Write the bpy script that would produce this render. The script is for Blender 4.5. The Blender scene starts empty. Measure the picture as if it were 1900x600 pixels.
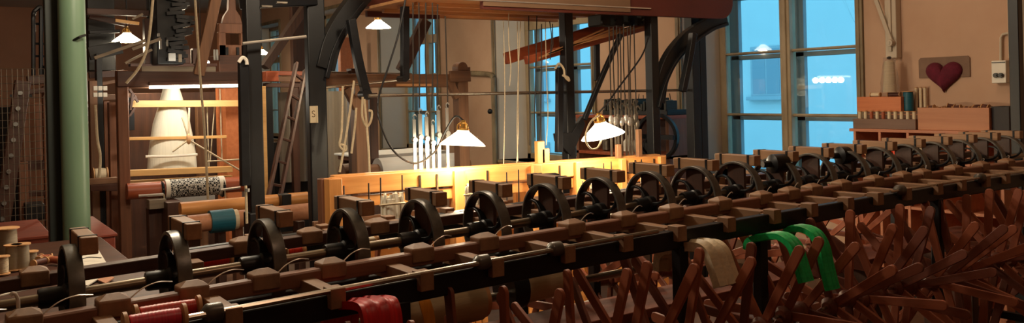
WORLD, EXPOSURE = 2.35, 0
FILL_LIGHTS = [('unseen_fill_light', (.9, 3.8, 2.6), 75, (1, .84, .62)), ('unseen_fill_light', (2.4, 3.6, 2.8), 58, (1, .82, .60)), ('unseen_fill_light', (1.3, .6, 3.3), 12, (1, .64, .42)), ('unseen_fill_light', (4.2, 2.9, 3.4), 15, (1, .62, .42)), ('unseen_fill_light', (3.4, 6.6, 3.4), 55, (1, .80, .58)),
               ('unseen_fill_light', (.6, 5.8, 3.4), 14, (1, .74, .5)), ('unseen_fill_light', (2.5, 13, 3.4), 50, (1, .74, .5))]  # unseen point lights added to brighten the room, without lamp models
LP = [38, 34, 45, 40, 40, 40]
LAMPCOL = (1, .82, .56)
TUBE = 20
import bpy, bmesh, math, random
from math import pi, sin, cos, radians as R
from mathutils import Vector as V, Matrix as M
random.seed(11)
SC = bpy.context.scene
COL = SC.collection

# ------------------------------------------------------------------ camera
F, PX0, PY0, ROLL, EYE = 1568.0, 950.0, 172.0, R(1.4), 1.6
fw = V((.5635, .8261, 0)).normalized()
rt = V((fw.y, -fw.x, 0))
up = V((0, 0, 1))
cx = cos(ROLL) * rt - sin(ROLL) * up
cy = sin(ROLL) * rt + cos(ROLL) * up
CAM = V((0, 0, EYE))


def ray(px, py):
    return fw + cx * ((px - PX0) / F) + cy * ((PY0 - py) / F)


def PY(px, py, Y):
    d = ray(px, py)
    return CAM + d * (Y / d.y)


def PX(px, py, X):
    d = ray(px, py)
    return CAM + d * (X / d.x)


def PZ(px, py, Z):
    d = ray(px, py)
    return CAM + d * ((Z - EYE) / d.z)


def PD(px, py, t):
    return CAM + ray(px, py) * t


cam_d = bpy.data.cameras.new('camera')
cam = bpy.data.objects.new('camera', cam_d)
COL.objects.link(cam)
mw = M((cx, cy, -fw)).transposed().to_4x4()
mw.translation = CAM
cam.matrix_world = mw
cam_d.sensor_fit = 'HORIZONTAL'
cam_d.sensor_width = 36
cam_d.lens = 36 * F / 1900
cam_d.shift_y = (PY0 - 300) / 1900
cam_d.clip_start, cam_d.clip_end = .05, 200
SC.camera = cam

# ------------------------------------------------------------------ materials


def lin(c):
    return tuple((x / 12.92 if x <= .04045 else ((x + .055) / 1.055) ** 2.4) for x in [v / 255 for v in c])


MATS = {}


def mat(name, rgb, rough=.55, metal=0.0, var=.12, scale=(6, 6, 6), bump=.0, emit=None, estr=0, coat=0, spec=.5, rgb2=None, detail=4):
    """rgb in sRGB 0-255; noise of the given scale varies it by var (or runs to rgb2)"""
    m = bpy.data.materials.new(name)
    m.use_nodes = True
    nt = m.node_tree
    b = nt.nodes['Principled BSDF']
    c = lin(rgb)
    b.inputs['Roughness'].default_value = rough
    b.inputs['Metallic'].default_value = metal
    b.inputs['Specular IOR Level'].default_value = spec
    b.inputs['Coat Weight'].default_value = coat
    if emit:
        b.inputs['Emission Color'].default_value = (*lin(emit), 1)
        b.inputs['Emission Strength'].default_value = estr
    if var or rgb2 or bump:
        tc = nt.nodes.new('ShaderNodeTexCoord')
        mp = nt.nodes.new('ShaderNodeMapping')
        mp.inputs['Scale'].default_value = scale
        nz = nt.nodes.new('ShaderNodeTexNoise')
        nz.inputs['Scale'].default_value = 1
        nz.inputs['Detail'].default_value = detail
        nz.inputs['Roughness'].default_value = .6
        rp = nt.nodes.new('ShaderNodeValToRGB')
        rp.color_ramp.elements[0].position = .3
        rp.color_ramp.elements[1].position = .7
        c2 = lin(rgb2) if rgb2 else tuple(min(1, x * (1 + var)) for x in c)
        c1 = c if rgb2 else tuple(x * (1 - var) for x in c)
        rp.color_ramp.elements[0].color = (*c1, 1)
        rp.color_ramp.elements[1].color = (*c2, 1)
        L = nt.links.new
        L(tc.outputs['Object'], mp.inputs['Vector'])
        L(mp.outputs['Vector'], nz.inputs['Vector'])
        L(nz.outputs['Fac'], rp.inputs['Fac'])
        L(rp.outputs['Color'], b.inputs['Base Color'])
        if bump:
            bp = nt.nodes.new('ShaderNodeBump')
            bp.inputs['Strength'].default_value = bump
            bp.inputs['Distance'].default_value = .01
            L(nz.outputs['Fac'], bp.inputs['Height'])
            L(bp.outputs['Normal'], b.inputs['Normal'])
    else:
        b.inputs['Base Color'].default_value = (*c, 1)
    MATS[name] = m
    return m


def wood(name, a, b, axis='x', rough=.5, coat=0):
    s = {'x': (1.5, 28, 28), 'y': (28, 1.5, 28), 'z': (28, 28, 1.5)}[axis]
    return mat(name, a, rough, 0, .2, s, .12, rgb2=b, coat=coat, detail=6)


# ------------------------------------------------------------------ mesh builder
class MB:
    def __init__(s):
        s.v, s.f = [], []

    def add(s, vs, fs):
        o = len(s.v)
        s.v += [V(p) for p in vs]
        s.f += [[o + i for i in f] for f in fs]
        return s

    def box(s, c, d, rot=None):
        c = V(c)
        vs = []
        for i in range(8):
            p = V(((i & 1) - .5, ((i >> 1) & 1) - .5, ((i >> 2) & 1) - .5))
            p = V((p.x * d[0], p.y * d[1], p.z * d[2]))
            if rot:
                p = rot @ p
            vs.append(c + p)
        return s.add(vs, [(0, 2, 3, 1), (4, 5, 7, 6), (0, 1, 5, 4), (2, 6, 7, 3), (0, 4, 6, 2), (1, 3, 7, 5)])

    def bb(s, a, b):
        a, b = V(a), V(b)
        return s.box((a + b) / 2, [abs(x) for x in (b - a)])

    def sweep(s, path, sec, upv=(0, 0, 1), closed=False, scl=None):
        path = [V(p) for p in path]
        n, k = len(path), len(sec)
        u0 = V(upv)
        vs = []
        for i, p in enumerate(path):
            a = path[(i - 1) % n] if (closed or i) else p
            b = path[(i + 1) % n] if (closed or i < n - 1) else p
            t = (b - a).normalized()
            sd = t.cross(u0)
            if sd.length < 1e-4:
                sd = t.cross(V((.3, .9, .1)))
            sd.normalize()
            uu = sd.cross(t)
            q = scl[i] if scl else 1
            vs += [p + sd * (x * q) + uu * (y * q) for x, y in sec]
        fs = []
        for i in range(n if closed else n - 1):
            j = (i + 1) % n
            for a in range(k):
                b = (a + 1) % k
                fs.append((i * k + a, i * k + b, j * k + b, j * k + a))
        if not closed:
            fs.append(tuple(range(k))[::-1])
            fs.append(tuple((n - 1) * k + a for a in range(k)))
        return s.add(vs, fs)

    def bar(s, p, q, w, h, upv=(0, 0, 1)):
        return s.sweep([p, q], [(-w / 2, -h / 2), (w / 2, -h / 2), (w / 2, h / 2), (-w / 2, h / 2)], upv)

    def tube(s, path, r, n=8, upv=(0.13, .21, 1), closed=False, scl=None):
        return s.sweep(path, [(r * cos(2 * pi * a / n), r * sin(2 * pi * a / n)) for a in range(n)], upv, closed, scl)

    def lathe(s, prof, o=(0, 0, 0), axis=(0, 0, 1), n=24, sq=1):
        o, ax = V(o), V(axis).normalized()
        e1 = ax.orthogonal().normalized()
        e2 = ax.cross(e1)
        vs, fs, k = [], [], len(prof)
        for i in range(n):
            a = 2 * pi * i / n
            d = e1 * cos(a) + e2 * sin(a) * sq
            vs += [o + d * r + ax * z for r, z in prof]
        for i in range(n):
            j = (i + 1) % n
            for a in range(k - 1):
                fs.append((i * k + a, j * k + a, j * k + a + 1, i * k + a + 1))
        s.add(vs, fs)
        if prof[0][0] > 1e-5:
            s.f.append([len(s.v) - n * k + i * k for i in range(n)][::-1])
        if prof[-1][0] > 1e-5:
            s.f.append([len(s.v) - n * k + i * k + k - 1 for i in range(n)])
        return s

    def ring(s, prof, o=(0, 0, 0), axis=(0, 0, 1), n=32):
        """closed profile (r,z) revolved"""
        o, ax = V(o), V(axis).normalized()
        e1 = ax.orthogonal().normalized()
        e2 = ax.cross(e1)
        vs, fs, k = [], [], len(prof)
        for i in range(n):
            a = 2 * pi * i / n
            d = e1 * cos(a) + e2 * sin(a)
            vs += [o + d * r + ax * z for r, z in prof]
        for i in range(n):
            j = (i + 1) % n
            for a in range(k):
                b = (a + 1) % k
                fs.append((i * k + a, j * k + a, j * k + b, i * k + b))
        return s.add(vs, fs)

    def cyl(s, p, q, r, n=16, r2=None):
        p, q = V(p), V(q)
        L = (q - p).length
        return s.lathe([(r, 0), (r if r2 is None else r2, L)], p, q - p, n)

    def prism(s, poly, ext):
        poly = [V(p) for p in poly]
        e = V(ext)
        n = len(poly)
        fs = [tuple(range(n))[::-1], tuple(range(n, 2 * n))]
        fs += [(i, (i + 1) % n, n + (i + 1) % n, n + i) for i in range(n)]
        return s.add(poly + [p + e for p in poly], fs)

    def blob(s, c, r, n=10, m=7):
        rx, ry, rz = r if hasattr(r, '__len__') else (r, r, r)
        vs, fs = [], []
        for j in range(m + 1):
            th = pi * j / m
            for i in range(n):
                a = 2 * pi * i / n
                vs.append(V(c) + V((rx * sin(th) * cos(a), ry * sin(th) * sin(a), rz * cos(th))))
        for j in range(m):
            for i in range(n):
                k = (i + 1) % n
                fs.append((j * n + i, (j + 1) * n + i, (j + 1) * n + k, j * n + k))
        return s.add(vs, fs)

    def build(s, name, m, parent=None, bev=0, smooth=35, loc=None):
        """world-space vertices; the object's origin is its parent's (or loc)"""
        o0 = wl(parent) if parent else V(loc or (0, 0, 0))
        me = bpy.data.meshes.new(name)
        me.from_pydata([p - o0 for p in s.v], [], s.f)
        bm = bmesh.new()
        bm.from_mesh(me)
        bmesh.ops.remove_doubles(bm, verts=bm.verts, dist=1e-6)
        bmesh.ops.recalc_face_normals(bm, faces=bm.faces)
        bm.to_mesh(me)
        bm.free()
        if smooth:
            me.polygons.foreach_set('use_smooth', [True] * len(me.polygons))
            me.set_sharp_from_angle(angle=R(smooth))
        me.materials.append(MATS[m] if isinstance(m, str) else m)
        o = bpy.data.objects.new(name, me)
        COL.objects.link(o)
        if parent:
            o.parent = parent
        else:
            o.location = o0
        if bev:
            b = o.modifiers.new('bevel', 'BEVEL')
            b.width, b.segments, b.limit_method, b.angle_limit = bev, 2, 'ANGLE', R(40)
            b.harden_normals = False
        return o


def wl(o):
    p = V((0, 0, 0))
    while o:
        p += o.location
        o = o.parent
    return p


def tag(o, label=None, cat=None, group=None, kind=None):
    if label: o['label'] = label
    if cat: o['category'] = cat
    if group: o['group'] = group
    if kind: o['kind'] = kind
    return o


def empty(name, loc, label, cat, group=None):
    o = bpy.data.objects.new(name, None)
    COL.objects.link(o)
    o.location = loc
    o.empty_display_size = .1
    return tag(o, label, cat, group)


KIDS = {}


def copy_tree(o, parent=None, label=None, loc=None):
    c = o.copy()
    COL.objects.link(c)
    if parent: c.parent = parent
    if label: c['label'] = label
    if loc is not None: c.location = loc
    for ch in [k for k in bpy.data.objects if k.parent == o]:
        copy_tree(ch, c)
    return c


def bez(pts, n=10):
    """smooth Catmull-Rom through points"""
    P = [V(p) for p in pts]
    P = [2 * P[0] - P[1]] + P + [2 * P[-1] - P[-2]]
    out = []
    for i in range(1, len(P) - 2):
        a, b, c, d = P[i - 1:i + 3]
        for k in range(n):
            t = k / n
            out.append(.5 * ((2 * b) + (c - a) * t + (2 * a - 5 * b + 4 * c - d) * t * t + (3 * b - a - 3 * c + d) * t ** 3))
    out.append(P[-2])
    return out


# ------------------------------------------------------------------ palette
wood('rail_wood_x', (112, 74, 56), (146, 98, 72), 'x', .42)
wood('dark_wood_x', (62, 38, 30), (88, 54, 40), 'x', .45)
wood('dark_wood_y', (66, 42, 32), (92, 58, 42), 'y', .5)
wood('dark_wood_z', (62, 40, 32), (90, 58, 44), 'z', .5)
wood('block_wood', (136, 102, 74), (172, 132, 96), 'y', .5)
wood('arm_wood', (126, 94, 70), (160, 122, 90), 'y', .5)
wood('swift_wood', (134, 72, 50), (166, 94, 64), 'z', .42)
wood('swift_wood_dark', (92, 48, 34), (126, 66, 46), 'z', .45)
wood('honey_x', (206, 136, 70), (232, 166, 96), 'x', .42)
wood('honey_z', (202, 134, 70), (228, 162, 94), 'z', .45)
wood('red_wood_x', (138, 66, 40), (172, 88, 54), 'x', .38)
wood('red_wood_z', (108, 68, 48), (138, 92, 66), 'z', .45)
wood('brown_wood_x', (108, 76, 54), (140, 100, 70), 'x', .55)
wood('brown_wood_z', (108, 76, 54), (142, 102, 72), 'z', .55)
wood('gold_x', (206, 156, 92), (226, 182, 118), 'x', .45)
wood('grey_wood_x', (120, 108, 92), (152, 138, 118), 'x', .6)
wood('shelf_wood', (176, 112, 82), (196, 130, 96), 'y', .5)
wood('box_orange', (196, 112, 66), (212, 130, 80), 'y', .5)
wood('box_brown', (178, 118, 84), (196, 138, 100), 'y', .55)
wood('box_grey', (104, 78, 64), (126, 96, 78), 'y', .55)
mat('black_iron', (27, 28, 31), .4, .3, .25, (14, 14, 14), .08)
mat('black_paint', (19, 20, 22), .42, 0, .25, (5, 5, 5), .1)
mat('iron_wheel', (96, 94, 90), .34, .45, .3, (20, 20, 20), .08)
mat('steel', (176, 170, 158), .25, .95, .2, (2, 60, 60), .03)
mat('shaft_steel', (128, 116, 100), .3, .9, .25, (3, 40, 40), .04)
mat('bright_steel', (226, 224, 218), .28, .8, .1, (10, 10, 10))
mat('brass', (206, 164, 92), .3, .85, .1, (20, 20, 20))
mat('white_ceramic', (226, 220, 208), .25, 0, .05)
mat('bobbin_wood', (206, 158, 110), .5, 0, .12, (20, 20, 20))
mat('cable_black', (22, 20, 20), .5, 0, 0)
mat('cord_pale', (196, 180, 150), .8, 0, .15, (60, 60, 60))
mat('cord_dark', (46, 38, 32), .8, 0, .15, (60, 60, 60))
mat('paper', (226, 220, 206), .7, 0, .04, (6, 6, 6))
# ================================================================== the setting
D, DW, CEIL = 6.0, 6.35, 3.7          # wall face, window plane, ceiling height
YB, YF, XL = 21.0, -3.5, -5.0
mat('floorboards', (92, 66, 48), .5, 0, .2, (.8, 9, 1), .15, rgb2=(70, 50, 38), detail=6)
mat('plaster_warm', (204, 172, 146), .85, 0, .06, (1.3, 1.3, 1.3), .06, rgb2=(188, 154, 128))
mat('plaster_far', (176, 128, 100), .85, 0, .1, (1, 1, 1), .06)
mat('plaster_white', (198, 190, 176), .85, 0, .06, (2, 2, 2), .05)
mat('ceiling_white', (196, 180, 158), .9, 0, .05, (2, 2, 2))
mat('frame_paint', (176, 158, 128), .45, 0, .12, (7, 7, 3), .1, rgb2=(148, 128, 98))
mat('frame_paint_out', (150, 160, 166), .5, 0, .08)
mat('trim_paint', (150, 136, 108), .5, 0, .12, (8, 8, 3), .1, rgb2=(104, 88, 66))


def glass_mat():
    m = bpy.data.materials.new('window_glass')
    m.use_nodes = True
    nt = m.node_tree
    for n in list(nt.nodes): nt.nodes.remove(n)
    o = nt.nodes.new('ShaderNodeOutputMaterial')
    mx = nt.nodes.new('ShaderNodeMixShader')
    t = nt.nodes.new('ShaderNodeBsdfTransparent')
    t.inputs[0].default_value = (.93, .97, .97, 1)
    g = nt.nodes.new('ShaderNodeBsdfGlossy')
    g.inputs['Roughness'].default_value = .02
    lw = nt.nodes.new('ShaderNodeLayerWeight')
    pw = nt.nodes.new('ShaderNodeMath'); pw.operation = 'POWER'; pw.inputs[1].default_value = 4
    ma = nt.nodes.new('ShaderNodeMath'); ma.operation = 'MULTIPLY_ADD'; ma.inputs[1].default_value = .8; ma.inputs[2].default_value = .045
    L = nt.links.new
    L(lw.outputs['Facing'], pw.inputs[0]); L(pw.outputs[0], ma.inputs[0])
    L(ma.outputs[0], mx.inputs[0]); L(t.outputs[0], mx.inputs[1]); L(g.outputs[0], mx.inputs[2]); L(mx.outputs[0], o.inputs[0])
    MATS['window_glass'] = m


glass_mat()


def struct(mb, name, m, bev=0, parent=None):
    o = mb.build(name, m, parent, bev)
    if not parent: o['kind'] = 'structure'
    return o


struct(MB().bb((XL - .2, YF - .2, -.12), (D + .6, YB + .2, 0)), 'floor', 'floorboards')
struct(MB().bb((XL - .2, YF - .2, CEIL), (D + .6, YB + .2, CEIL + .15)), 'ceiling', 'ceiling_white')
struct(MB().bb((XL - .2, YF - .2, 0), (XL, YB + .2, CEIL)), 'wall_left', 'plaster_far')
struct(MB().bb((XL, YF - .2, 0), (D, YF, CEIL)), 'wall_near', 'plaster_far')
struct(MB().bb((XL, YB, 0), (D, YB + .2, CEIL)), 'wall_far', 'plaster_far')
WZ0, WZ1 = .74, 3.2
OPEN = [(3.96, 5.84), (7.21, 9.14), (10.66, 12.56), (14.05, 15.95), (17.4, 19.3)]
WT = .6
mb = MB()
ys = [YF - .2] + [y for o in OPEN for y in o] + [YB + .2]
for i in range(0, len(ys), 2):
    mb.bb((D, ys[i], 0), (D + WT, ys[i + 1], CEIL))
for a, b in OPEN:
    mb.bb((D, a, 0), (D + WT, b, WZ0))
    mb.bb((D, a, WZ1), (D + WT, b, CEIL))
struct(mb, 'wall_windows', 'plaster_warm')
ti = 1
for i, (a, b) in enumerate(OPEN):
    # splayed plaster lining of the niche
    w0, w1 = a + .17, b - .15
    mb = MB()
    mb.prism([(D, b - .004, WZ0), (DW + .02, w1, WZ0), (DW + .02, b - .004, WZ0)], (0, 0, WZ1 - WZ0))
    mb.prism([(D, a + .004, WZ0), (DW + .02, w0, WZ0), (DW + .02, a + .004, WZ0)], (0, 0, WZ1 - WZ0))
    struct(mb, 'wall_reveal', 'plaster_white')
    w = struct(MB().bb((DW + .005, w0, WZ0), (DW + .075, w0 + .055, WZ1)).bb((DW + .005, w1 - .075, WZ0), (DW + .075, w1, WZ1))
               .bb((DW + .005, w0, WZ0), (DW + .075, w1, WZ0 + .07)).bb((DW + .005, w0, WZ1 - .07), (DW + .075, w1, WZ1)), 'window_%d' % (i + 1), 'frame_paint', .006)
    yc = (w0 + w1) / 2
    struct(MB().bb((DW - .012, yc - .055, WZ0), (DW + .08, yc + .055, WZ1)).bb((DW - .026, yc - .022, WZ0), (DW, yc + .022, WZ1)), 'mullion', 'frame_paint', .008, w)
    mb = MB()
    for z in (1.335, 1.918, 2.5, 3.0):
        mb.bb((DW + .02, w0 + .05, z - .013), (DW + .05, w1 - .05, z + .013))
        mb.bb((DW + .005, w0 + .05, z - .005), (DW + .03, w1 - .05, z + .005))
    if i:
        mb.bb((DW - .005, w0 + .02, 2.4), (DW + .07, w1 - .02, 2.53))
    struct(mb, 'muntin', 'frame_paint', .003, w)
    mb = MB()
    for y0, y1 in ((w0 + .05, yc - .05), (yc + .05, w1 - .05)):
        mb.bb((DW + .033, y0, WZ0 + .06), (DW + .036, y1, WZ1 - .06))
    struct(mb, 'pane', 'window_glass', 0, w)
    mb = MB()
    xo = DW + .17
    for y0, y1 in ((w0 - .02, w0 + .09), (yc - .07, yc + .07), (w1 - .1, w1 + .02)):
        mb.bb((xo, y0, WZ0), (xo + .05, y1, WZ1))
    for z in (WZ0 + .05, 1.30, 1.885, 2.47, WZ1 - .05):
        mb.bb((xo, w0, z - .022), (xo + .05, w1, z + .022))
    struct(mb, 'window_outer_sash', 'frame_paint_out', .004, w)
    # architrave round the niche
    mb = MB()
    for y0, y1 in ((a - .06, a), (b, b + .07)):
        mb.bb((D - .025, y0, 0), (D, y1, WZ1 + .06))
        mb.bb((D - .035, y0 + .02, 0), (D - .02, y0 + .035, WZ1 + .06))
    mb.bb((D - .025, a - .06, WZ1), (D, b + .07, WZ1 + .06))
    struct(mb, 'trim_%d' % ti, 'trim_paint', .004); ti += 1
    struct(MB().bb((D - .03, a, WZ0 - .04), (DW + .005, b, WZ0)), 'window_sill', 'frame_paint', .006, w)
# ---- outside
mat('facade', (214, 216, 214), .9, 0, .04, (.6, .6, .6), .05)
mat('facade_trim', (176, 180, 184), .8, 0, .04)
mat('facade_glass', (150, 160, 168), .4, 0, 0)
mat('pavement', (150, 150, 150), .9, 0, .1)
mat('bark', (70, 62, 58), .9, 0, .2, (20, 20, 4))
struct(MB().bb((D + WT, -20, -4.2), (60, 70, -4)), 'pavement_outside', 'pavement')
FX = 15.0
bld = empty('opposite_building', (FX, 12, -4), 'pale plastered building across the street beyond the windows', 'building')
MB().bb((FX, -14, -4), (FX + 6, 64, 11)).build('wall', 'facade', bld)
MB().bb((FX - .5, -14.3, 11), (FX + 6.5, 64.3, 11.4)).build('cornice', 'facade_trim', bld, .02)
wf = None
c0 = PX(1424, 128, FX)
c1 = PX(1432, 305, FX)
n = 0
for dz in (0, c1.z - c0.z - .3, 3.2):
    for k in range(-2, 9):
        y = c0.y + 4.2 * k
        z = c0.z + dz
        if wf is None:
            wf = MB().bb((FX - .06, y - .42, z - .62), (FX + .02, y + .42, z + .5)).bb((FX - .14, y - .5, z - .68), (FX + .02, y + .5, z - .6)).build('window', 'facade_trim', bld, .01)
            p = MB().bb((FX - .066, y - .36, z - .54), (FX - .05, y - .02, z + .44)).bb((FX - .066, y + .02, z - .54), (FX - .05, y + .36, z + .44)).build('pane', 'facade_glass', wf)
        else:
            q = copy_tree(wf, bld)
            q.location = (0, 4.2 * (k + 2), dz)
# bare tree seen through the nearest window
tr = empty('bare_tree', (9.6, 5.6, -4), 'bare leafless tree with thin twigs outside the nearest window', 'tree')
rng = random.Random(4)
tb = MB(); tw = MB()


def branch(p, d, L, r, lev):
    pts = [V(p)]
    for i in range(5):
        d = (d + V((rng.uniform(-.12, .12), rng.uniform(-.16, .16), rng.uniform(-.04, .12)))).normalized()
        pts.append(pts[-1] + d * L / 5)
    (tb if lev < 2 else tw).tube(pts, r, 5, scl=[1 - .14 * i for i in range(6)])
    if lev < 4:
        for i in range(2, 6):
            for _ in range(1):
                dd = (d * 1.3 + V((rng.uniform(-.5, .5), rng.uniform(-.6, .6), rng.uniform(-.1, .5)))).normalized()
                branch(pts[i], dd, L * rng.uniform(.5, .68), r * (1 - .14 * i) * .6, lev + 1)


TB = PX(1580, 128, 9.6)
tr.location = (9.6, TB.y - .75, -4)
branch((9.6, TB.y - .75, -4), V((0, .03, 1)), 4.6, .045, 0)
tb.build('trunk', 'bark', tr)
tw.build('twig', 'bark', tr)
# ================================================================== the winding machine in the foreground
YR, YS, YK, YL = 2.2, 2.44, 2.74, 2.0     # front rail, shaft, back rail, spindle rail
_p = [PY(300, 548, YR), PY(1000, 430, YR), PY(1900, 298, YR)]


def zc(X):
    (a, fa), (b, fb), (c, fc) = [(p.x, p.z) for p in _p]
    return fa * (X - b) * (X - c) / ((a - b) * (a - c)) + fb * (X - a) * (X - c) / ((b - a) * (b - c)) + fc * (X - a) * (X - b) / ((c - a) * (c - b))


XA, XB = -.75, 5.45
N = 24


def rail(Y, dz, x0=XA, x1=XB):
    return [(x0 + (x1 - x0) * i / N, Y, zc(x0 + (x1 - x0) * i / N) + dz) for i in range(N + 1)]


def rect(w, h):
    return [(-w / 2, -h / 2), (w / 2, -h / 2), (w / 2, h / 2), (-w / 2, h / 2)]


wm = empty('winding_machine', (2.4, 2.4, 0), 'long dark silk winding machine with a row of black iron wheels', 'machine')
MB().sweep(rail(YR, -.019), rect(.05, .038)).sweep(rail(YR - .012, -.004), rect(.02, .012)).build('front_rail', 'rail_wood_x', wm, .003)
MB().sweep(rail(YK, -.017), rect(.05, .036)).build('back_rail', 'dark_wood_x', wm, .003)
MB().tube(rail(YS, -.012), .0155, 14).build('steel_shaft', 'shaft_steel', wm)
MB().sweep(rail(YL + .01, -.056), rect(.035, .062)).build('spindle_beam', 'black_iron', wm, .004)
MB().sweep(rail(YK + .2, -.062, .62), rect(.035, .075)).build('spindle_beam', 'black_iron', wm, .004)
MB().tube(rail(YL - .022, -.012, XA, 1.9), .0075, 8).build('guide_rod', 'steel', wm)
MB().tube(rail(YL - .022, -.012, 3.2, XB), .005, 8).build('guide_rod', 'steel', wm)
MB().sweep(rail(2.36, -.115), rect(.05, .07)).build('bed_beam', 'black_iron', wm, .004)
MB().sweep(rail(2.62, -.125), rect(.05, .05)).build('bed_beam', 'black_iron', wm, .004)

# friction wheels with hubs and spokes
WX = [.278 + .2535 * k for k in range(-2, 20)]
w0 = None
for X in WX:
    z = zc(X) - .012
    if w0 is None:
        w0 = MB().ring([(.128, -.0185), (.1295, 0), (.128, .0185), (.119, .0185), (.118, 0), (.119, -.0185)], (X, YS, z), (1, 0, 0), 48).build('friction_wheel', 'iron_wheel', wm, .0015)
        MB().lathe([(.017, -.075), (.024, -.075), (.026, -.068), (.026, -.02), (.031, -.014), (.031, .012), (.024, .016), (.024, .03), (.017, .03)], (X, YS, z), (1, 0, 0), 20).build('hub', 'black_iron', w0)
        sp = MB()
        for k in range(3):
            a = .6 + k * pi * 2 / 3
            pts = [(X - .002, YS + sin(a + .5 * s * s) * (.03 + .091 * s), z + cos(a + .5 * s * s) * (.03 + .091 * s)) for s in (0, .25, .5, .75, 1)]
            sp.sweep(pts, rect(.01, .018), (1, 0, 0), scl=[1.5, 1.1, .9, .9, 1.2])
        sp.build('spoke', 'black_iron', w0, .002)
        base = V((X, YS, z))
    else:
        c = copy_tree(w0, wm)
        c.location = V((X, YS, z)) - base

# hipped wooden bearing caps on the front rail, with a bent wire each
CAPX = [-.21, -.025, .155, .338, .519, .699, .884, 1.158, 1.385, 1.727, 1.956, 2.183, 2.44, 2.674, 2.846, 2.994, 3.195, 3.433, 3.655, 3.82, 4.098, 4.36, 4.62, 4.9]
c0_ = g0 = None
for i, X in enumerate(CAPX):
    z = zc(X)
    if c0_ is None:
        mb = MB()
        hx, hy = .036, .03
        b, t, r = -.028, .012, .026
        vs = [(-hx, -hy, b), (hx, -hy, b), (hx, hy, b), (-hx, hy, b), (-hx, -hy, t), (hx, -hy, t), (hx, hy, t), (-hx, hy, t), (-.012, 0, r), (.012, 0, r)]
        mb.add([V(v) + V((X, YR, z)) for v in vs], [(0, 3, 2, 1), (0, 1, 5, 4), (1, 2, 6, 5), (2, 3, 7, 6), (3, 0, 4, 7), (4, 5, 9, 8), (6, 7, 8, 9), (5, 6, 9), (7, 4, 8)])
        c0_ = mb.build('bearing_cap', 'arm_wood', wm, .004)
        g0 = MB().tube(bez([(X + .035, YR + .01, z + .0), (X + .07, YR + .02, z + .022), (X + .11, YR + .04, z + .028), (X + .15, YR + .07, z + .018)], 5), .0017, 5).build('wire_guide', 'bright_steel', wm)
        base2 = V((X, YR, z))
    else:
        for s in (c0_, g0):
            c = copy_tree(s, wm)
            c.location = V((X, YR, z)) - base2
for X in [PY(px_, 450, YK).x for px_ in (62, 450, 575, 700, 905, 1000, 1110, 1210, 1330, 1450)]:
    c = copy_tree(c0_, wm)
    c.location = V((X, YK, zc(X))) - base2

# wooden hanger blocks above the shaft, each on its upright
b0 = None
for i, X in enumerate(WX):
    z = zc(X)
    if b0 is None:
        xb = X + .034
        b0 = MB().box((xb, 2.465, z + .120), (.041, .22, .044)).build('hanger_block', 'block_wood', wm, .003)
        MB().bb((xb - .0225, 2.385, z + .096), (xb + .0225, 2.395, z + .1435)).build('strap', 'black_iron', b0)
        MB().bb((xb - .0225, 2.535, z + .096), (xb + .0225, 2.545, z + .1435)).build('strap', 'black_iron', b0)
        u0 = MB().bb((xb - .024, YS - .03, z - .2), (xb - .01, YS + .06, z + .099)).build('upright', 'dark_wood_z', wm, .002)
        base3 = V((X, 0, z))
    else:
        for s in (b0, u0):
            c = copy_tree(s, wm)
            c.location = V((X, 0, z)) - base3
# spindle arms with notched end blocks
AX = [-.2, .06, .31, .557, .811, 1.06, 1.284, 1.539, 1.769, 2.004, 2.242, 2.483, 2.697, 2.923, 3.121, 3.325, 3.566, 3.76, 3.97, 4.154, 4.37, 4.6]
a0 = None
for i, X in enumerate(AX):
    z = zc(X)
    if a0 is None:
        a0 = MB().bb((X - .02, YL - .03, z - .058), (X + .02, YL + .02, z - .008)).bb((X - .02, YL + .03, z - .058), (X + .02, YR + .1, z - .018)).bb((X - .02, YL + .01, z - .058), (X + .02, YL + .04, z - .024)).build('spindle_arm', 'arm_wood', wm, .002)
        h0 = MB().lathe([(.008, -.07), (.02, -.06), (.022, -.054), (.022, -.025), (.018, -.022), (.008, -.022)], (X, YL - .012, z - .014), (1, 0, 0), 14).build('spindle_hub', 'iron_wheel', wm)
        base4 = V((X, 0, z))
    else:
        c = copy_tree(a0, wm); c.location = V((X, 0, z)) - base4
        if i in (3, 6, 7, 15, 18):
            c = copy_tree(h0, wm); c.location = V((X, 0, z)) - base4
# back spindle arms
for X in [.64 + .26 * k for k in range(17)]:
    c = copy_tree(a0, wm)
    c.rotation_euler = (0, 0, pi)
    q = V((2.4, 2.4, 0))
    l = V((AX[0], YL, zc(AX[0]))) - q
    c.location = V((X, YK + .2, zc(X))) - q + V((l.x, l.y, -l.z))
# legs and feet
lg = None
for X in (-.35, 1.0, 2.03, 2.43, 3.6, 4.8):
    for Y in (YL + .01, YK + (.2 if X > .5 else 0)):
        MB().bb((X - .02, Y - .02, .02), (X + .02, Y + .02, zc(X) - .08)).bb((X - .05, Y - .05, 0), (X + .05, Y + .05, .02)).build('leg', 'black_iron', wm, .003)
    MB().bb((X - .015, YL, .3), (X + .015, YK + (.2 if X > .5 else 0), .34)).build('cross_brace', 'black_iron', wm, .003)
# black weights and the white hook
for X, Y in ((1.9, 2.6), (3.02, 2.42), (3.55, 2.45)):
    z = zc(X) + .09
    MB().lathe([(.012, -.07), (.038, -.07), (.042, -.06), (.042, .0), (.03, .006), (.014, .01), (.014, .05)], (X, Y, z), (-1, .25, 0), 18).build('weight', 'black_iron', wm)
hk = MB().tube(bez([PY(34, 572, 2.19), PY(33, 556, 2.19), PY(29, 547, 2.19), PY(23, 545, 2.19), PY(19, 549, 2.19)], 5), .0042, 8).build('hook', 'white_ceramic', wm)
hk['label'] = 'white ceramic hook on the nearest cap'

# ------------------------------------------------------------------ spools on the machine


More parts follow.
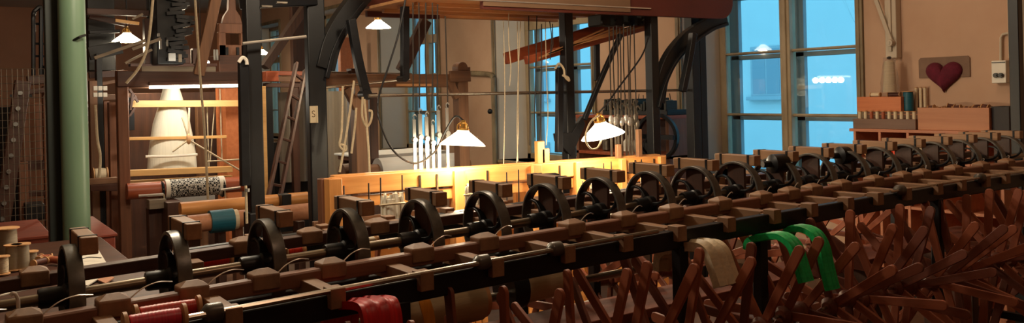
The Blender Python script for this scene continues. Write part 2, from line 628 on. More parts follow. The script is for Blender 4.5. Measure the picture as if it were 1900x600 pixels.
def spool(name, p, L, r, m, label, cat='spool', axis=(1, 0, 0), group=None, fl=1.35, fw_=.008, thread=True):
    """turned wooden spool lying along its axis, wound with thread"""
    p = V(p)
    ax = V(axis).normalized()
    root = empty(name, p, label, cat, group)
    MB().lathe([(.004, 0), (r * fl, 0), (r * fl, fw_), (r * .5, fw_ * 1.6), (r * .5, L - fw_ * 1.6), (r * fl, L - fw_), (r * fl, L), (.004, L)], p, ax, 20).build('core', 'bobbin_wood', root)
    if thread:
        pr = [(r * .5, fw_ * 1.5)]
        n = 26
        for i in range(n + 1):
            s = i / n
            pr.append((r * (.93 + .05 * sin(pi * s)) + (.0008 if i % 2 else 0), fw_ * 1.6 + s * (L - fw_ * 3.2)))
        pr.append((r * .5, L - fw_ * 1.5))
        MB().lathe(pr, p, ax, 20).build('thread', m, root)
    return root


mat('silk_pink', (214, 54, 76), .35, 0, .25, (220, 6, 6), .1)
mat('silk_red', (206, 50, 32), .35, 0, .25, (220, 6, 6), .1)
mat('silk_scarlet', (196, 18, 26), .4, 0, .25, (90, 8, 8), .15)
mat('silk_green', (26, 178, 94), .4, 0, .22, (8, 90, 90), .12)
mat('silk_cream', (206, 190, 160), .5, 0, .15, (8, 90, 90), .12)
p = PY(228, 605, YL - .03)
q = PY(345, 594, YL - .03)
spool('thread_spool', (p.x, YL - .03, p.z), q.x - p.x, .021, 'silk_pink', 'pink thread spool on the near spindle below the front rail')
spool('thread_spool', (p.x + .05, YL + .13, p.z - .02), .15, .019, 'silk_red', 'red thread spool tucked behind the pink spool')
p, q = PY(352, 489, 2.88), PY(430, 481, 2.88)
spool('thread_spool', p, q.x - p.x, .022, 'silk_red', 'orange red thread spool on the far side, seen past the second black wheel')
p, q = PY(528, 469, 2.88), PY(565, 464, 2.88)
spool('thread_spool', p, q.x - p.x, .018, 'silk_red', 'small red thread spool on the far side beside the third black wheel')
for a, b, yy, m_, l_ in ((655, 700, 452, 'silk_cream', 'cream thread spool behind the shaft near the fourth black wheel'), (1325, 1352, 405, 'silk_cream', 'cream thread spool behind the rail beneath the ninth wheel')):
    p, q = PY(a, yy, 2.84), PY(b, yy - 4, 2.84)
    spool('thread_spool', p, q.x - p.x, .016, m_, l_)

# ------------------------------------------------------------------ swifts below the machine
RS = .335


def arm_mesh(m):
    n = 7
    w, t = .018, .006
    prof = [(-w, .02), (w * .8, .02)] if 0 else []
    poly = [(-w * .8, .018), (w * .8, .018), (w, RS - w)]
    for k in range(1, n):
        a = pi * k / n
        poly.append((w * cos(a), RS - w + w * sin(a)))
    poly.append((-w, RS - w))
    return MB().prism([(-t, y, z) for y, z in poly], (2 * t, 0, 0)).build('arm', m, None, .0015)


SWX = [.86, 1.08, 1.33, 1.56, 1.79, 2.04, 2.28, 2.52, 2.76, 2.98, 3.2, 3.43, 3.66, 3.88, 4.1, 4.33, 4.58]
ORD = 'first second third fourth fifth sixth seventh eighth ninth tenth eleventh twelfth thirteenth fourteenth fifteenth sixteenth seventeenth eighteenth'.split()
proto_arm = {m: arm_mesh(m) for m in ('swift_wood', 'swift_wood_dark')}
rng = random.Random(8)
SWIFT = []
hub0 = MB().lathe([(.006, -.085), (.02, -.085), (.034, -.07), (.034, -.04), (.024, -.03), (.022, 0), (.024, .03), (.034, .04), (.034, .07), (.02, .085), (.006, .085)], (0, 0, 0), (1, 0, 0), 18).build('hub', 'swift_wood_dark')
axle0 = MB().cyl((-.115, 0, 0), (.115, 0, 0), .006, 8).build('axle', 'steel')


def make_swift(x, y, z, label, group, ph, tilt):
    root = empty('yarn_swift', (x, y, z), label, 'swift', group)
    root.rotation_euler = (ph, tilt, rng.uniform(-.12, .12))
    for s in (hub0, axle0):
        c = s.copy(); COL.objects.link(c); c.parent = root
    for sd in (-1, 1):
        for k in range(6):
            c = proto_arm['swift_wood_dark' if rng.random() < .35 else 'swift_wood'].copy()
            COL.objects.link(c)
            c.parent = root
            c.location = (sd * .055, 0, 0)
            c.rotation_euler = (2 * pi * k / 6 + sd * .1 + rng.uniform(-.06, .06), 0, 0)
            c.rotation_euler.rotate_axis('Y', sd * rng.uniform(.02, .12))
    return root


for i, x in enumerate(SWX):
    ph = rng.uniform(0, pi / 3)
    sw = make_swift(x, 1.93 + rng.uniform(-.015, .015), .76 + zc(x) - 1.15 + rng.uniform(-.015, .015), '%s wooden yarn swift, counted from the photo\'s left end, under the spindle rail' % ORD[i], 'wooden swifts in the front row under the machine', ph, rng.uniform(-.1, .1))
    SWIFT.append(sw)
for i, x in enumerate([1.3 + .4 * k for k in range(9)]):
    make_swift(x, 2.98, .72 + rng.uniform(-.02, .02), '%s wooden yarn swift, counted from the photo\'s left end, in the row behind the machine' % ORD[i], 'wooden swifts in the back row of the machine', rng.uniform(0, 1), rng.uniform(-.1, .1))
for o in list(proto_arm.values()) + [hub0, axle0]:
    bpy.data.objects.remove(o)


def draped(m, label, X, pxs, w, th=.02):
    """a skein of yarn hung over a swift: a soft doubled band across the plane X"""
    pts = bez([PX(x, y, X) for x, y in pxs], 6)
    n = 9
    sec = [(-th / 2, -w / 2)] + [(-th * (.5 + .22 * sin(5.1 * k)), -w / 2 + w * k / n) for k in range(1, n)] + [(-th / 2, w / 2), (th / 2, w / 2)] + [(th * (.5 + .22 * sin(4.3 * k + 1)), w / 2 - w * k / n) for k in range(1, n)] + [(th / 2, -w / 2)]
    o = MB().sweep(pts, sec, (1, 0, 0)).build('yarn_skein', m, None, 0, 60, loc=pts[-1])
    tag(o, label, 'skein')
    return o


draped('silk_scarlet', 'scarlet silk skein draped on a swift under the spindle beam', .87, [(628, 640), (632, 585), (645, 566), (690, 562), (706, 580), (712, 650)], .1)
draped('silk_cream', 'thick cream silk skein draped on a swift near the middle of the machine', 2.08, [(1236, 500), (1240, 470), (1262, 459), (1305, 455), (1326, 466), (1338, 495), (1350, 530)], .1, .03)
draped('silk_green', 'green silk skein on the swift next to the cream skein', 2.40, [(1392, 462), (1397, 446), (1420, 440), (1450, 438), (1473, 455), (1484, 485), (1496, 524)], .06)
draped('silk_green', 'green silk skein hanging just right of the first green skein', 2.56, [(1460, 440), (1468, 427), (1490, 424), (1512, 434), (1526, 458), (1534, 495), (1545, 538)], .06)
# ================================================================== the right wall: shelf, boxes, spools, heart, switch box
XS, XW = 5.7, 6.0
mat('plush_crimson', (96, 20, 42), .9, 0, .25, (30, 30, 30), .25)
mat('felt_grey', (128, 104, 88), .9, 0, .1, (10, 10, 10))
mat('plastic_white', (232, 228, 214), .4, 0, .03)
mat('plastic_black', (24, 24, 24), .35, 0, 0)
mat('pipe_paint', (196, 184, 164), .45, 0, .06, (6, 6, 2))
mat('teal_thread', (20, 92, 110), .5, 0, .2, (6, 6, 160), .1)
mat('dark_box', (40, 36, 38), .6, 0, .15, (8, 8, 8))
mat('cream_thread', (214, 196, 164), .6, 0, .1, (6, 6, 160), .1)
mat('rust_thread', (160, 82, 50), .6, 0, .1, (6, 6, 160), .1)
mat('copper_thread', (206, 74, 50), .3, .2, .2, (6, 6, 160), .1)
mat('dark_spool', (96, 58, 48), .5, 0, .25, (20, 20, 20))
a = PX(1580, 243, XS)
b = PX(1866, 243, XS)
YA, YZ, ZT = a.y, b.y, PX(1720, 242, XS).z
sh = empty('pigeonhole_shelf', ((XS + XW) / 2, (YA + YZ) / 2, 0), 'wooden pigeonhole shelf standing against the wall beside the nearest window', 'shelf')
MB().bb((XS, YZ - .03, ZT - .022), (XW - .005, YA + .02, ZT)).build('top_board', 'shelf_wood', sh, .002)
dv = [PX(x, 262, XS).y for x in (1586, 1632, 1684, 1740, 1796, 1858)]
for y in dv:
    MB().bb((XS, y - .01, .04), (XW - .01, y + .01, ZT - .022)).build('divider', 'shelf_wood', sh, .001)
for z in (.04, .38, .71, 1.04):
    MB().bb((XS + .005, dv[-1], z - .01), (XW - .01, dv[0], z + .01)).build('shelf_board', 'shelf_wood', sh, .001)
MB().bb((XW - .012, dv[-1], .03), (XW - .004, dv[0], ZT - .03)).build('back_panel', 'box_brown', sh)
MB().bb((XS + .01, dv[-1], 0), (XW - .02, dv[0], .04)).build('plinth', 'shelf_wood', sh)
SB = 1.05


def crate(name, x0, x1, ybase_px, ytop_px, X, depth, m, label, wall=.012, z0=None):
    p, q = PX(x0, ybase_px, X), PX(x1, ybase_px, X)
    zb = z0 if z0 is not None else ZT + .001
    zt = PX((x0 + x1) / 2, ytop_px, X).z
    y0, y1 = q.y, p.y
    root = empty(name, (X + depth / 2, (y0 + y1) / 2, zb), label, 'box')
    MB().bb((X, y0, zb), (X + wall, y1, zt)).build('front_panel', m, root, .0015)
    MB().bb((X + depth - wall, y0, zb), (X + depth, y1, zt)).build('rear_panel', m, root, .0015)
    for u in (y0, y1 - wall):
        MB().bb((X + wall, u, zb), (X + depth - wall, u + wall, zt)).build('side_panel', m, root, .0015)
    MB().bb((X + wall, y0 + wall, zb), (X + depth - wall, y1 - wall, zb + wall)).build('bottom', m, root)
    return root, y0, y1, zb, zt


def standing_spool(p, h, r, m, label, group, cat='spool', name='thread_spool'):
    return spool(name, p, h, r, m, label, cat, (0, 0, 1), group, 1.2, .004)


# long crate with a heap of dark bobbins
r_, y0, y1, zb, zt = crate('wooden_crate', 1703, 1836, 240, 200, XS + .03, .2, 'box_brown', 'long pale wooden crate on the shelf, heaped with dark bobbins')
rng = random.Random(5)
for k in range(14):
    f = (k + .5) / 14
    y = y0 + .03 + (y1 - y0 - .06) * f
    x = XS + .085 + (.09 if k % 2 else 0)
    z = zt - .012 + (.012 if k % 3 == 0 else 0)
    o = spool('bobbin', (x, y - .02, z), .05, .017, 'dark_spool', 'dark wooden bobbin heaped in the long crate on the shelf', 'bobbin', (rng.uniform(-.5, .5), 1, rng.uniform(-.2, .2)), 'dark bobbins heaped in the long crate', 1.2, .005)
for k in range(11):
    y = y0 + .04 + (y1 - y0 - .08) * (k + .5) / 11
    spool('bobbin', (XS + .13, y - .025, zt - .055), .05, .018, 'dark_spool', 'dark wooden bobbin heaped in the long crate on the shelf', 'bobbin', (rng.uniform(-.4, .4), 1, 0), 'dark bobbins heaped in the long crate', 1.2, .005)
# low grey tray with standing spools, orange box behind and above on a ledge
r2, ty0, ty1, tzb, tzt = crate('spool_tray', 1583, 1699, 240, 221, XS + .01, .1, 'box_grey', 'low grey wooden tray of small thread spools on the shelf')
NM = ['cream', 'cream', 'rust brown', 'cream', 'rust brown', 'cream', 'cream', 'cream', 'cream', 'cream']
for k in range(10):
    y = ty1 - .03 - (ty1 - ty0 - .055) * k / 9.2
    m_ = 'rust_thread' if 'rust' in NM[k] else 'cream_thread'
    standing_spool((XS + .055, y, tzb + .015), tzt - tzb + .042, .0125, m_, '%s thread spool, %s from the window in the grey tray' % (NM[k], ORD[k]), 'small spools standing in the grey tray')
zb2 = PX(1630, 208, XS + .13).z
pl = empty('wooden_block', (XS + .2, (ty0 + ty1) / 2, ZT), 'wooden riser behind the grey tray carrying the orange box', 'box')
MB().bb((XS + .13, ty0 + .02, ZT + .001), (XW - .02, ty1 - .01, zb2)).build('body', 'box_grey', pl, .002)
MB().bb((XS + .128, ty0 + .02, zb2 - .02), (XS + .13, ty1 - .01, zb2 - .014)).build('edge', 'box_brown', pl)
r3, oy0, oy1, ozb, ozt = crate('wooden_box', 1590, 1672, 208, 180, XS + .13, .13, 'box_orange', 'orange wooden box on the shelf right beside the window frame', z0=zb2 + .001)
spool('bobbin', (XS + .18, PX(1634, 175, XS + .18).y, ozt + .016), .085, .0155, 'cream_thread', 'cream bobbin lying on the orange box', 'bobbin', (0, 1, 0), None, 1.1, .006)
spool('bobbin', (XS + .18, PX(1671, 175, XS + .18).y, ozt + .016), .1, .0155, 'dark_spool', 'dark bobbin lying on the orange box under the wrapped cone', 'bobbin', (0, 1, 0), None, 1.1, .006)
# teal spool, pale spools
p = PX(1686, 210, XS + .2)
standing_spool((XS + .2, p.y, zb2 + .001), .15, .036, 'teal_thread', 'large teal thread spool standing between orange box and long crate', None)
for k, x in enumerate((1700, 1708, 1716)):
    p = PX(x, 200, XS + .26)
    standing_spool((XS + .265, p.y, ZT + .001), .3, .011, 'cream_thread', 'tall pale quill, %s of the three standing behind the long crate' % ORD[k], 'tall pale quills behind the long crate', 'quill', 'quill')
r4, *_ = crate('dark_box', 1838, 1873, 240, 198, XS + .06, .18, 'dark_box', 'small dark box beside the long crate under the switch box')
# in the pigeonholes
p = PX(1613, 276, XS + .06)
spool('thread_cone', (XS + .05, p.y, SB + .035), .1, .028, 'cream_thread', 'white thread reel lying end-on in the first pigeonhole', 'spool', (1, 0, 0), None, 1.25, .006)
for k, x in enumerate((1652, 1660, 1668)):
    p = PX(x, 270, XS + .08)
    standing_spool((XS + .08, p.y, SB + .001), .105, .016, 'copper_thread', '%s of the three copper red spools in the second pigeonhole' % ORD[k], 'copper red spools in the pigeonhole')
p = PX(1718, 272, XS + .1)
ck = MB().blob((XS + .12, p.y, SB + .05), (.07, .075, .05), 14, 8).build('yarn_ball', 'silk_cream', None, loc=(XS + .12, p.y, SB))
tag(ck, 'cream hank of yarn in the third pigeonhole', 'yarn')

# heart cushion on a grey board
hc = PX(1748, 140, XW - .04)
ht = empty('heart_cushion', (XW - .05, hc.y, hc.z), 'dark crimson heart shaped cushion hanging on the plastered wall', 'cushion')
px0, px1 = PX(1712, 140, XW - .05).y, PX(1784, 140, XW - .05).y
sc_ = (px0 - px1) / 34
vs, fs = [], []
NH, NR = 40, 6
for r in range(NR + 1):
    for k in range(NH):
        t = 2 * pi * k / NH
        hx = 16 * sin(t) ** 3
        hy = 13 * cos(t) - 5 * cos(2 * t) - 2 * cos(3 * t) - cos(4 * t)
        q = r / NR
        vs.append((XW - .05 - .045 * math.sqrt(max(0, 1 - q * q)) + .03, hc.y - hx * sc_ * q, hc.z + hy * sc_ * .92 * q + .004))
for r in range(NR):
    for k in range(NH):
        j = (k + 1) % NH
        fs.append((r * NH + k, r * NH + j, (r + 1) * NH + j, (r + 1) * NH + k))
back = [(XW - .012, v[1], v[2]) for v in vs[-NH:]]
o_ = len(vs)
fs += [(NR * NH + k, NR * NH + (k + 1) % NH, o_ + (k + 1) % NH, o_ + k) for k in range(NH)]
fs.append(tuple(o_ + k for k in range(NH)))
MB().add(vs + back, fs).build('padding', 'plush_crimson', ht, 0, 60)
p0, p1 = PX(1704, 108, XW - .01), PX(1800, 140, XW - .01)
bd = MB().prism([(XW - .011, p0.y, p0.z - .015), (XW - .011, p0.y - .015, p0.z), (XW - .011, p1.y + .015, p0.z), (XW - .011, p1.y, p0.z - .015), (XW - .011, p1.y, p1.z - .01), (XW - .011, p0.y, p1.z - .01)], (.01, 0, 0)).build('mounted_board', 'felt_grey', None, .002, loc=(XW - .01, (p0.y + p1.y) / 2, p1.z))
tag(bd, 'grey rounded board on the wall behind the crimson heart', 'board')
# painted pipe with a diagonal stay ending in a bolt
pa = PX(1652, 0, XW - .06); pb = PX(1655, 108, XW - .06)
pp = empty('wall_bracket', (XW, pb.y, pb.z), 'pale painted wall bracket with a diagonal stay above the shelf', 'bracket')
MB().bb((XW - .07, pb.y - .045, pb.z), (XW - .005, pb.y + .045, 3.3)).build('upright', 'pipe_paint', pp, .004)
MB().bb((XW - .085, pb.y - .012, pb.z + .05), (XW - .07, pb.y + .012, 3.3)).build('rib', 'pipe_paint', pp, .003)
MB().sweep([PX(1611, -40, XW - .09), PX(1655, 80, XW - .09)], rect(.018, .03)).build('stay', 'pipe_paint', pp, .002)
q = PX(1655, 80, XW - .08)
MB().cyl((XW - .12, q.y, q.z), (XW - .07, q.y, q.z), .026, 16).build('bolt', 'pipe_paint', pp, .003)
MB().cyl((XW - .125, q.y, q.z), (XW - .12, q.y, q.z), .012, 6).build('nut', 'pipe_paint', pp)
# plastic wrapped cone
p = PX(1654, 163, XW - .14)
q = PX(1654, 112, XW - .14)


def wrap_mat():
    m = bpy.data.materials.new('clear_wrap')
    m.use_nodes = True
    nt = m.node_tree
    for n in list(nt.nodes): nt.nodes.remove(n)
    L = nt.links.new
    o = nt.nodes.new('ShaderNodeOutputMaterial'); mx = nt.nodes.new('ShaderNodeMixShader')
    t = nt.nodes.new('ShaderNodeBsdfTransparent'); g = nt.nodes.new('ShaderNodeBsdfGlossy')
    g.inputs['Roughness'].default_value = .12
    mx.inputs[0].default_value = .22
    nz = nt.nodes.new('ShaderNodeTexNoise'); nz.inputs['Scale'].default_value = 38
    bp = nt.nodes.new('ShaderNodeBump'); bp.inputs['Strength'].default_value = 1; bp.inputs['Distance'].default_value = .03
    L(nz.outputs['Fac'], bp.inputs['Height']); L(bp.outputs['Normal'], g.inputs['Normal'])
    L(t.outputs[0], mx.inputs[1]); L(g.outputs[0], mx.inputs[2]); L(mx.outputs[0], o.inputs[0])
    MATS['clear_wrap'] = m


wrap_mat()
cn = empty('wrapped_cone', (XW - .14, p.y, ozt + .035), 'pale thread cone wrapped in crinkled clear plastic on the orange box', 'cone')
zc0 = ozt + .034
H = q.z - zc0
MB().lathe([(.004, 0), (.05, 0), (.036, H * .95), (.02, H), (.004, H)], (XW - .16, p.y, zc0), (0, 0, 1), 22).build('thread', 'cream_thread', cn)
rng = random.Random(2)
pr = []
vs, fs = [], []
for j in range(9):
    for i in range(22):
        a = 2 * pi * i / 22
        rr = (.068 - .028 * j / 8) * rng.uniform(.88, 1.12)
        vs.append((XW - .16 + rr * cos(a), p.y + rr * sin(a), zc0 + .002 + (H + .02) * j / 8))
for j in range(8):
    for i in range(22):
        k = (i + 1) % 22
        fs.append((j * 22 + i, j * 22 + k, j * 22 + 22 + k, j * 22 + 22 + i))
MB().add(vs, fs).build('clear_wrap', 'clear_wrap', cn, 0, 0)
MB().blob((XW - .16, p.y, zc0 + H + .018), (.018, .018, .012), 10, 6).build('plug', 'plastic_black', cn)
# switch box with two dials, conduit
p0, p1 = PX(1839, 113, XW - .07), PX(1867, 154, XW - .07)
sb = empty('switch_box', (XW, (p0.y + p1.y) / 2, p1.z), 'white wall switch box with two black rotary knobs', 'switch box')
MB().bb((XW - .07, p1.y, p1.z), (XW - .002, p0.y, p0.z)).build('housing', 'plastic_white', sb, .004)
MB().bb((XW - .074, p1.y + .004, p0.z - .016), (XW - .07, p0.y - .004, p0.z - .01)).build('slot', 'plastic_black', sb)
for x in (1848.5, 1857.5):
    c = PX(x, 140, XW - .075)
    k = MB().cyl((XW - .09, c.y, c.z), (XW - .07, c.y, c.z), .0165, 18).build('rotary_knob', 'plastic_black', sb, .002)
    MB().bb((XW - .098, c.y - .012, c.z - .004), (XW - .09, c.y + .012, c.z + .004)).build('grip', 'plastic_black', k, .001)
MB().tube([PX(1857, 113, XW - .02), PX(1857, 70, XW - .02), PX(1860, 64, XW - .02), PX(1876, 60, XW - .02)], .009, 8).build('conduit', 'pipe_paint', sb)
# iron stanchion at the photo's edge and pale pipes behind it
p = PX(1888, 200, 5.45)
ps = empty('iron_post', (5.45, p.y, 0), 'slim black iron post in front of the wall beyond the switch box', 'post')
MB().bb((5.42, p.y - .03, .03), (5.48, p.y + .03, CEIL)).build('shaft', 'black_paint', ps, .004)
MB().bb((5.37, p.y - .08, 0), (5.53, p.y + .08, .03)).build('base_plate', 'black_paint', ps, .004)
for k, (x, l_) in enumerate(((1877, 'pale heating pipe on the wall left of the black post'), (1899, 'pale heating pipe on the wall right of the black post'))):
    p = PX(x, 80, XW - .04)
    z0_ = p.z - .1 if k == 0 else ZT + .01
    o = MB().cyl((XW - .04, p.y, z0_), (XW - .04, p.y, CEIL), .02, 14).bb((XW - .04, p.y - .03, 2.4), (XW, p.y + .03, 2.43)).build('heating_pipe', 'pipe_paint', None, loc=(XW - .04, p.y, z0_))
    tag(o, l_, 'pipe')
# ================================================================== pendant lamps
m = mat('opal_glass', (255, 246, 226), .35, 0, 0, emit=(255, 240, 206), estr=8)
mat('bulb_glow', (255, 250, 235), .4, 0, 0, emit=(255, 232, 190), estr=14)
mat('tube_glow', (255, 250, 240), .4, 0, 0, emit=(255, 236, 205), estr=6)


def lamp(rim, dia, lean, label, watts, cordpts=None, group='pendant lamps with opal glass shades', light=True, cordtop=True):
    """rim: centre of the shade's open rim; lean: unit-ish axis of the shade (up)"""
    c = V(rim)
    ax = V(lean).normalized()
    r = dia / 2
    root = empty('pendant_lamp', c, label, 'lamp', group)
    h = dia * .33
    t = .004
    MB().ring([(r, 0), (r * .9, h * .17), (r * .3, h * .86), (r * .22, h), (r * .2, h), (r * .28, h * .84), (r * .88, h * .15), (r - .008, 0)], c, ax, 40).build('lamp_shade', 'opal_glass', root)
    g = MB().ring([(r * .19, h * .96), (r * .27, h * .98), (r * .28, h * 1.06), (r * .2, h * 1.08)], c, ax, 18).build('gallery', 'brass', root)
    for k in range(3):
        e1 = ax.orthogonal().normalized()
        d = e1 * cos(k * 2.094) + ax.cross(e1) * sin(k * 2.094)
        MB().tube(bez([c + ax * h * 1.02 + d * r * .27, c + ax * h * 1.3 + d * r * .25, c + ax * h * 1.5 + d * r * .1], 3), .005, 6).build('strut', 'brass', g)
    MB().lathe([(r * .08, h * .9), (r * .16, h), (r * .16, h * 1.4), (r * .1, h * 1.5), (r * .1, h * 1.62), (r * .05, h * 1.66)], c, ax, 16).build('socket', 'brass', root)
    MB().lathe([(.004, h * .08), (r * .16, h * .16), (r * .24, h * .4), (r * .16, h * .7), (r * .1, h * .9), (r * .02, h * .92)], c, ax, 14).build('bulb', 'bulb_glow', root)
    top = c + ax * h * 1.62
    pts = cordpts or [top, top + V((.0, 0, .3)), (top.x, top.y, CEIL)]
    if cordpts: pts = [top] + list(cordpts)
    MB().tube(bez(pts, 8), .006, 6).build('cord', 'cable_black', root)
    if light:
        l = point('lamp_light', c - ax * .015, watts, LAMPCOL, .05)
    return root


def point(name, p, watts, col=(1, .70, .38), r=.05):
    l = bpy.data.lights.new(name, 'POINT')
    l.energy, l.color, l.shadow_soft_size = watts, col, r
    o = bpy.data.objects.new(name, l)
    COL.objects.link(o)
    o.location = p
    return o


A_ = PY(858, 270, 4.3)
cord = [PY(*p, y) for p, y in (((845, 216), 4.32), ((828, 240), 4.4), ((804, 285), 4.5), ((768, 303), 4.5), ((730, 280), 4.5), ((706, 230), 4.55), ((702, 185), 4.6), ((722, 120), 4.6), ((740, 60), 4.6), ((756, -20), 4.6))]
lamp(A_, .275, (.08, 0, 1), 'pendant lamp on a looping black cord, over the honey loom beam', LP[0], cord)
B_ = PY(1119, 253, 4.15)
cord = [PY(*p, y) for p, y in (((1128, 190), 4.16), ((1150, 160), 4.25), ((1190, 105), 4.4), ((1203, 70), 4.5))]
lb = lamp(B_, .285, (-.2, .05, 1), 'tilted pendant lamp with a loop of pale wire under its shade', LP[1], cord)
MB().tube(bez([PY(*p, 4.06) for p in ((1112, 214), (1097, 225), (1088, 245), (1087, 262), (1096, 276), (1108, 275), (1115, 262), (1116, 255))], 6), .006, 7).build('wire_loop', 'cord_pale', lb)
lamp(PD(702, 52, 9.2), .275, (0, 0, 1), 'pendant lamp hanging high in front of the second window from the far end', LP[2])
lamp(PD(236, 78, 8.4), .285, (0, 0, 1), 'pendant lamp beside the green column, above the patterned-cloth loom', LP[3])
lamp(PD(486, 101, 15.5), .28, (0, 0, 1), 'small distant pendant lamp seen past the black gantry post', LP[4])
lamp(PD(373, 117, 12.5), .28, (0, 0, 1), 'distant pendant lamp half hidden behind the top of the patterned-cloth loom', LP[5])
# ================================================================== honey-coloured loom behind the winding machine
YH = 4.4
pts = [PY(615, 330, YH), PY(1236, 288, YH)]
X0, X1 = pts[0].x, pts[1].x
ZH = (pts[0].z + pts[1].z) / 2
hl = empty('harness_loom', ((X0 + X1) / 2, YH, 0), 'honey coloured wooden loom with a long top beam behind the winding machine', 'loom')
z_ = lambda x: pts[0].z + (pts[1].z - pts[0].z) * (x - X0) / (X1 - X0)
MB().bar((X0, YH + .02, pts[0].z - .05), (X1, YH + .02, pts[1].z - .05), .045, .1).build('top_beam', 'honey_x', hl, .004)
MB().bar((X0 + .04, YH + .03, pts[0].z - .145), (X1 - .03, YH + .03, pts[1].z - .145), .04, .062).build('lower_rail', 'honey_x', hl, .003)
MB().bar((X0 + .04, YH + .09, pts[0].z - .005), (X1, YH + .09, pts[1].z - .005), .06, .018).build('top_board', 'honey_x', hl, .003)
for px, w in ((622, .075), (853, .075), (997, .07), (1074, .05), (1157, .05), (1230, .055)):
    x = PY(px, 340, YH - .02).x
    MB().bb((x - w / 2, YH - .03, 0), (x + w / 2, YH + .05, z_(x) - .005)).build('post', 'honey_z', hl, .004)
x = PY(616, 340, YH).x
MB().bb((x - .04, YH + .05, 0), (x + .03, YH + .12, z_(x) - .01)).build('rear_post', 'red_wood_z', hl, .004)
for px, yt in ((1003, 262), (1012, 276)):
    p = PY(px, yt, YH + .05)
    MB().bb((p.x - .03, YH + .045, ZH - .05), (p.x + .03, YH + .08, p.z)).build('peg_post', 'honey_z', hl, .004)
for k, px in enumerate((868, 880, 892, 958, 968, 978, 1085, 1095)):
    x = PY(px, 360, YH + .3).x
    MB().bb((x - .022, YH + .28, 0), (x + .022, YH + .31, ZH - .14)).build('slat', 'honey_z', hl, .003)
MB().bar((X0 + .1, YH + .33, ZH - .5), (X1 - .05, YH + .33, ZH - .5), .05, .08).build('rear_rail', 'honey_x', hl, .003)
MB().bar((X0 + .04, YH + .4, ZH - .3), (X1, YH + .4, ZH - .3), .03, .05).build('rear_rail', 'brown_wood_x', hl, .003)
# thin iron hanger wires in front
for px, a, b in ((638, 345, 395), (684, 340, 380), (706, 330, 372), (746, 325, 380), (940, 320, 372), (962, 315, 368), (1134, 300, 328), (1120, 303, 335), (1190, 296, 320)):
    p, q = PY(px, a, YH - .06), PY(px + 1, b + 20, YH - .06)
    MB().tube([p, q], .004, 6).build('hanger_wire', 'black_iron', hl)
for px in (780, 812, 905, 1040, 1075, 1180, 1215):
    p = PY(px, 318, YH - .012)
    MB().bb((p.x - .006, YH - .008, z_(p.x) - .12), (p.x + .006, YH - .002, z_(p.x) - .02)).build('iron_strap', 'shaft_steel', hl)
# lift rods with hooks above the beam
mat('pale_metal', (150, 150, 146), .4, .6, .1, (10, 10, 10))
mat('dull_metal', (120, 112, 100), .4, .7, .25, (16, 16, 16))
for px, top, m_, w in ((768, 222, 'pale_metal', .022), (779, 212, 'pale_metal', .026), (791, 217, 'pale_metal', .024), (802, 232, 'pale_metal', .02), (813, 205, 'pale_metal', .024), (829, 200, 'pale_metal', .02)):
    p = PY(px, top, YH + .12)
    q = PY(px + 2, 306, YH + .12)
    r_ = MB().bar((q.x, q.y, ZH - .02), p, .008, w, (1, 0, 0)).build('lift_rod', m_, hl, .001)
    MB().tube(bez([p, p + V((-.006, 0, .015)), p + V((.006, 0, .03)), p + V((.016, 0, .016))], 4), .004, 6).build('hook', m_, r_)
    MB().cyl(p.lerp(q, .45) + V((0, -.015, 0)), p.lerp(q, .45) + V((0, .015, 0)), .016, 10).build('pivot', m_, r_)
for px, top in ((1133, 200), (1141, 203), (1146, 196), (1153, 205), (1161, 198), (1167, 204), (1172, 206), (1178, 197), (1182, 210)):
    p = PY(px, top, YH + .14)
    q = PY(px + 2, 290, YH + .14)
    r_ = MB().bar((q.x, q.y, z_(q.x) - .02), p, .008, .016, (1, 0, 0)).build('lift_rod', 'dull_metal', hl, .001)
    MB().tube(bez([p, p + V((-.012, 0, .03)), p + V((.012, 0, .05)), p + V((.03, 0, .028))], 4), .006, 6).build('hook', 'dull_metal', r_)
    MB().blob(p.lerp(q, .25), (.02, .016, .035), 8, 6).build('weight', 'bright_steel' if px % 2 else 'dull_metal', r_)
for px, top in ((1146, 268), (1184, 240)):
    p = PY(px, top, YH + .04)
    MB().bb((p.x - .018, YH + .02, ZH - .02), (p.x + .018, YH + .05, p.z)).build('peg_post', 'brown_wood_z', hl, .003)

# bundles of white warp hanging under the beam
mat('warp_white', (236, 228, 208), .7, 0, .16, (170, 170, 3), .35)


def bundle(px0, px1, y0, y1, Y, label):
    p, q = PY(px0, y0, Y), PY(px1, y1, Y)
    cxm, r = (p.x + q.x) / 2, (q.x - p.x) / 2
    root = empty('warp_bundle', (cxm, Y, q.z), label, 'yarn', 'white warp bundles hung under the honey loom beam')
    mb = MB()
    rng = random.Random(int(px0))
    for k in range(22):
        a = 2 * pi * k / 22
        rr = r * (1 if k % 2 else .86)
        x, y = cxm + rr * cos(a), Y + .6 * rr * sin(a)
        mb.tube([(x * .9 + cxm * .1, y, p.z + rng.uniform(-.01, .012)), (x, y, p.z - .03), (x, y, q.z - .1 + rng.uniform(-.02, .02))], r * .13, 5)
    mb.lathe([(r * .3, 0), (r * .86, 0), (r * .86, p.z - q.z + .06), (r * .3, p.z - q.z + .08)], (cxm, Y, q.z - .08), (0, 0, 1), 16, .6)
    mb.build('strands', 'warp_white', root)
    MB().ring([(r * 1.1, -.006), (r * 1.18, 0), (r * 1.1, .006), (r * 1.04, 0)], (cxm, Y, p.z - .05), (0, .15, 1), 20).build('tie', 'cord_pale', root)
    MB().tube([(cxm, Y, p.z), (cxm, Y, ZH - .1)], .005, 6).build('cord', 'cord_pale', root)


